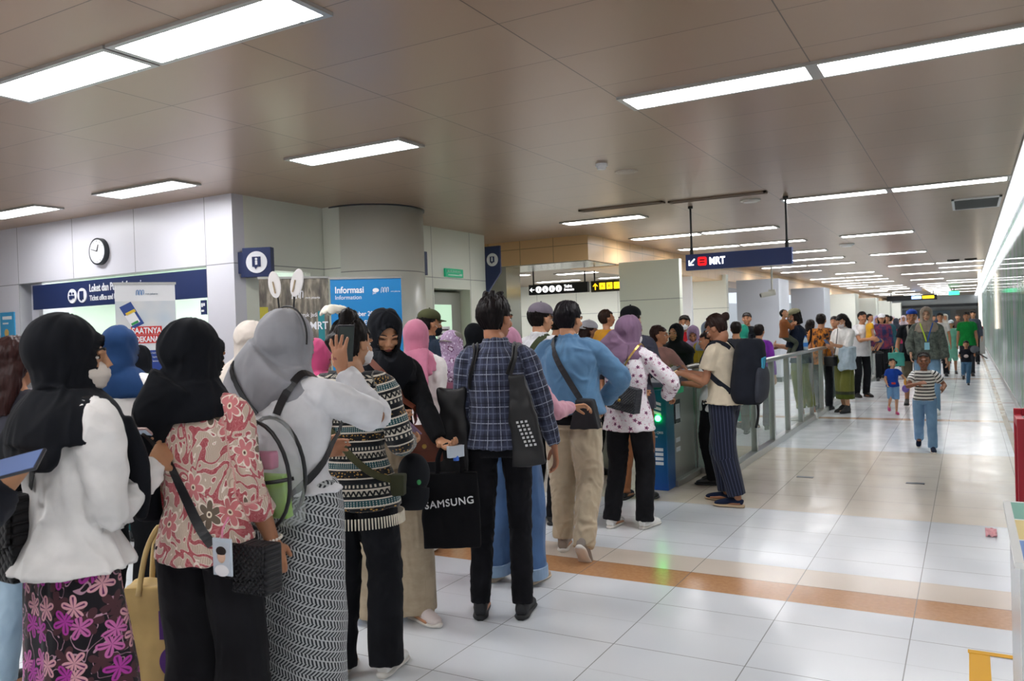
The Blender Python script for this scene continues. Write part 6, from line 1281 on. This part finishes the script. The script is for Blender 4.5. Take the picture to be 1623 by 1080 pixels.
MB().box(.19, .25, .2, .92, 0, .06).build('foot_rail', STEEL, kz, bevel=.008)
# second gate with glass flank
g2 = empty('ticket_gate', (-2.28, 8.0, 0)); tag(g2, 'stainless ticket gate with tall glass flank and vertical green light strip', 'ticket gate')
MB().box(-.30, -.24, 0, 1.0, 0, .92).build('side_plate', STEEL, g2, bevel=.006); MB().box(-.24, .12, .02, .08, .06, .88).build('front_glass', mat('a9c4b8', .12, alpha=.55), g2); MB().box(-.26, .14, 0, .1, 0, .06).build('foot_rail', STEEL, g2)
MB().box(-.315, -.30, -.01, .03, .55, .86).build('green_light_strip', mat('28ff50', emit=14, name='green strip'), g2)
b = MB(); b.tube([(-.28, .0, .5), (-.28, .0, .9), (-.24, .0, 1.04), (-.12, .0, 1.09), (.12, .0, 1.10)], [(.012, .03)]*5, ax=(0, 1, 0), n=10, sub=4); b.build('curved_frame', STEEL, g2, smooth=True)
b = MB(); b.prism([(-.27, .03, .62), (-.27, .03, .95), (-.2, .03, 1.05), (.12, .03, 1.08), (.12, .03, .62)], (0, .012, 0)); b.build('curved_glass', mat('b5d2c6', .1, alpha=.5), g2)
for (x0, y0, lab) in ((-3.6, 7.05, 'ticket gate hidden behind the queue, left of the teal panel'), (-4.6, 7.05, 'ticket gate farthest left behind the queue')):
    gg = empty('ticket_gate', (x0, y0, 0)); tag(gg, lab, 'ticket gate'); MB().box(0, .2, 0, 1.5, 0, .95).build('cabinet', STEEL, gg, bevel=.01); b = MB(); b.prism([(-.02, 0, .95), (-.02, .6, .95), (-.02, .6, 1.05), (-.02, 0, .98)], (.24, 0, 0)); b.build('reader_top', mat('5a5f6a', .35, .4), gg)
# ------------------------------------------------------------ banners
def banner(px, d_, z0, z1, w, turn, label, m):
    x, y = gp(px, d_); e = empty('roll_up_banner', (x, y, 0)); e.rotation_euler[2] = math.atan2(-x, y)+math.radians(turn); tag(e, label, 'banner')
    MB().box(-w/2, w/2, -.004, .004, z0, z1).build('banner_sheet', m, e); b = MB(); b.box(-w/2-.01, w/2+.01, -.012, .012, z1, z1+.02); b.build('top_bar', STEEL, e); MB().box(-w/2-.01, w/2+.01, -.08, .08, 0, .09).build('base', STEEL, e, bevel=.01)
    b = MB(); b.cyl((0, .03, .05), (0, .02, z1), .012); b.build('pole', STEEL, e); return e
RU = ((1, 0, 0), (0, 0, 1))
g = G('photo banner', .5); x, y, z = g.xyz(g.obj()); n = g.noise(g.vec(g.ma('MULTIPLY', x, 6), 0, g.ma('MULTIPLY', z, 1.5)), 3, 3); c_ = g.ramp(n, (.3, '3f3c38'), (.5, '6d675c'), (.62, '9c9484'), (.75, '504a42'))
c_ = g.mix(g.ma('MULTIPLY', g.lt(x, -.24), g.lt(z, 1.8)), c_, 'a8a030'); c_ = g.mix(g.ma('MULTIPLY', g.lt(g.ma('ABSOLUTE', g.ma('SUBTRACT', x, .24)), .03), g.lt(z, 1.75)), c_, '1d7f86'); g.col(c_)
b1 = banner(469, 7.6, .1, 2.06, .63, 0, 'dark photo banner with white lettering MRT left of the blue information banner', g.m)
def mrtlogo(e, x, z, s_, m):
    b = MB(); pts = []
    for k in range(3):
        b.tube([(x+k*s_*.36, -.008, z), (x+k*s_*.36+s_*.06, -.008, z+s_*.62), (x+k*s_*.36+s_*.19, -.008, z+s_*.72), (x+k*s_*.36+s_*.27, -.008, z+s_*.6), (x+k*s_*.36+s_*.24, -.008, z+s_*.1)], [(.004*s_*10, .002)]*5, ax=(1, 0, 0), n=6, sub=3)
    return b.build('logo', m, e)
mrtlogo(b1, -.02, 1.87, .10, WL); letters('mrt jakarta', .03, (.1, -.006, 1.87), RU, WL, b1); letters('Untuk Jadi', .055, (.02, -.006, 1.70), RU, WL, b1, sx=.8); letters('#NaikMRT', .10, (-.08, -.006, 1.58), RU, WL, b1, bold=.002, sx=.85)
g = G('blue banner', .45); g.col('0f7fc0'); b2 = banner(583, 7.65, .1, 2.04, .66, 0, 'bright blue banner reading Informasi Information', g.m)
letters('Informasi', .085, (-.29, -.006, 1.91), RU, WL, b2, bold=.002, sx=.85); letters('Information', .055, (-.29, -.006, 1.85), RU, WL, b2, sx=.95); mrtlogo(b2, .14, 1.905, .07, WL); letters('mrt jakarta', .02, (.23, -.006, 1.91), RU, WL, b2)
b = MB(); b.ell((.09, -.006, 1.93), (.03, .002, .02)); b.build('emblem', WL, b2); letters('jak', .03, (.06, -.006, 1.895), RU, WL, b2)
for k, t_ in enumerate(('1 September 2023, Untuk', 'kartu Uang Elektronik', 'dan akukan isi ulang', 'di stasiun Jakarta')): letters(t_, .062, (-.27, -.006, 1.69-k*.085), RU, WL, b2, bold=.001, sx=.82)
g = G('white campaign banner', .5); x, y, z = g.xyz(g.obj()); c_ = g.ramp(g.noise(g.obj(), 3, 2), (.35, 'c4d3de'), (.65, 'e8e6e2')); c_ = g.mix(g.gt(z, 1.86), c_, 'eef0f2'); c_ = g.mix(g.lt(z, 1.44), c_, '20408f'); g.col(c_)
b3 = banner(233, 6.9, .1, 2.0, .47, 0, 'white campaign banner with a phone picture and red text MERDEKANAIKMRT', g.m)
ph = empty('tmp', (0, 0, 0)); bpy.data.objects.remove(ph)
b = MB(); R_ = Matrix.Rotation(math.radians(-28), 3, 'Y')
def rq(cx, cz, w_, h_, y_, dy): 
    return [R_ @ Vector((a_*w_/2, 0, b__*h_/2))+Vector((cx, y_, cz)) for a_, b__ in ((-1, -1), (1, -1), (1, 1), (-1, 1))], (0, dy, 0)
b.prism(*rq(-.11, 1.74, .10, .21, -.008, .003)); pp = b.build('phone_picture', mat('24468f', .4), b3); b = MB(); b.prism(*rq(-.105, 1.71, .08, .10, -.011, .002)); b.build('phone_card', WHITE, pp); b = MB(); b.prism(*rq(-.118, 1.765, .08, .025, -.011, .002)); b.build('yellow_strip', mat('e8c93a'), pp); b = MB(); b.prism(*rq(-.088, 1.675, .06, .02, -.013, .002)); b.build('green_strip', mat('2f9a50'), pp)
mrtlogo(b3, -.07, 1.91, .06, mat('2f7fc0')); letters('mrt jakarta', .022, (0, -.006, 1.915), RU, mat('8a98a8'), b3)
RD = mat('cf2f2a', .5, name='red print'); b = MB(); b.box(-.12, .12, -.007, -.004, 1.575, 1.645); b.box(-.21, .225, -.007, -.004, 1.50, 1.572); b.build('red_plate', RD, b3)
letters('SAATNYA', .07, (-.115, -.009, 1.585), RU, WL, b3, bold=.002, sx=.74); letters('#MERDEKANAIKMRT', .068, (-.2, -.009, 1.512), RU, WL, b3, bold=.002, sx=.66)
for k in range(3): letters('Dengan aplikasi dapatkan kemudahan', .02, (-.17, -.006, 1.41-k*.035), RU, WL, b3)
# ------------------------------------------------------------ right foreground: painted crate top, red frame, tape
g = G('crate top', .45); x, y, z = g.xyz(g.obj()); 
c_ = g.mix(g.gt(y, 2.52), '4d83d0', 'ecd27a'); c_ = g.mix(g.gt(y, 2.77), c_, '52a890'); ed = g.ma('MAXIMUM', g.lt(x, .105), g.ma('MAXIMUM', g.lt(y, 2.305), g.gt(y, 3.02))); sp_ = g.ma('MAXIMUM', g.lt(g.ma('ABSOLUTE', g.ma('SUBTRACT', y, 2.52)), .006), g.lt(g.ma('ABSOLUTE', g.ma('SUBTRACT', y, 2.77)), .006)); c_ = g.mix(g.ma('MAXIMUM', ed, sp_), c_, 'e9ebe8'); g.col(c_)
ct = empty('display_counter', (0, 0, 0)); tag(ct, 'white counter with green, yellow and blue squares on top at the right edge', 'counter')
MB().box(.085, .75, 2.285, 3.035, .885, .9).build('top', g.m, ct); MB().box(.10, .74, 2.30, 3.02, .02, .885).build('body', mat('c9cdd0', .25, .2, name='pale counter side'), ct, bevel=.004); MB().box(.095, .115, 2.29, 2.31, 0, .885).build('corner_trim', mat('d9dcde', .3, .6), ct)
rf = empty('red_barrier', (0, 0, 0)); tag(rf, 'red painted steel tube barrier frame behind the counter at the right edge', 'barrier'); RP = mat('a3182a', .35, name='red paint')
for nm, q in (('post', (.20, .235, 5.04, 5.08, 0, 1.0)), ('post', (.20, .235, 4.72, 4.76, 0, .98)), ('top_rail', (.235, .80, 5.04, 5.08, .96, 1.0)), ('top_rail', (.235, .80, 4.72, 4.76, .94, .98)), ('side_rail', (.20, .235, 4.76, 5.04, .93, .97)), ('middle_rail', (.235, .80, 5.04, 5.08, .74, .775)), ('middle_rail', (.235, .80, 4.72, 4.76, .68, .72)), ('bottom_rail', (.235, .80, 4.72, 4.76, .06, .10)), ('post', (.76, .80, 4.72, 4.76, 0, .94)), ('post', (.76, .80, 5.04, 5.08, 0, .96))): MB().box(*q).build(nm, RP, rf, bevel=.004)
hs = empty('hose_nozzle', (.235, 4.9, 0)); tag(hs, 'black nozzle and hose standing inside the red barrier frame', 'nozzle'); b = MB(); b.tube([(0, 0, 0), (0, 0, .45), (0, 0, .46), (0, 0, .72)], [.012, .012, .03, .026], n=14, sub=1); b.build('nozzle', mat('1d2433', .4), hs); b = MB(); b.tube([(0, 0, .72), (.0, 0, .82), (-.02, .02, .9)], [.01, .008, .008], n=8); b.build('hose', BLACK, hs)
tp = MB(); tp.box(-.03, .05, 3.2, 4.12, .0005, .002); tp.box(-.035, .5, 4.09, 4.13, .0022, .0035); o = tp.build('floor_tape', mat('e3a91c', .6)); tag(o, 'yellow adhesive tape corner on the white floor tiles', 'tape')
b = MB(); b.box(-.02, .05, 0, .22, 0, .006); me = remesh(b, .004, 2); co = co_of(me); co[:, 2] += np.abs(fbm(co*25, 4, 2))*.02; put_co(me, co); set_uv(me, np.concatenate([co]*2, 1)); o = finish(me, 'cloth_scrap', cloth('e0a3a8'), None); o.location = (.09, 6.3, .001); tag(o, 'crumpled pink scrap lying on the floor beside the counter', 'scrap')
for (xx, lab) in ((-1.40, 'dark floor plate nearer the fence'), (-.45, 'dark floor plate nearer the middle of the corridor')):
    o = MB().box(xx-.075, xx+.075, 8.09, 8.16, .0, .003).build('floor_plate', mat('4a4f54', .35, .7)); tag(o, lab, 'floor plate')
o = empty('floor_stand', (-5.0, 24.5, 0)); tag(o, 'slim dark stand with a screen head behind the fence', 'stand'); MB().box(-.05, .05, -.05, .05, 0, 1.95).build('pole', mat('2b3442'), o); MB().box(-.12, .2, -.06, .06, 1.85, 2.0).build('head', mat('2b3442'), o)
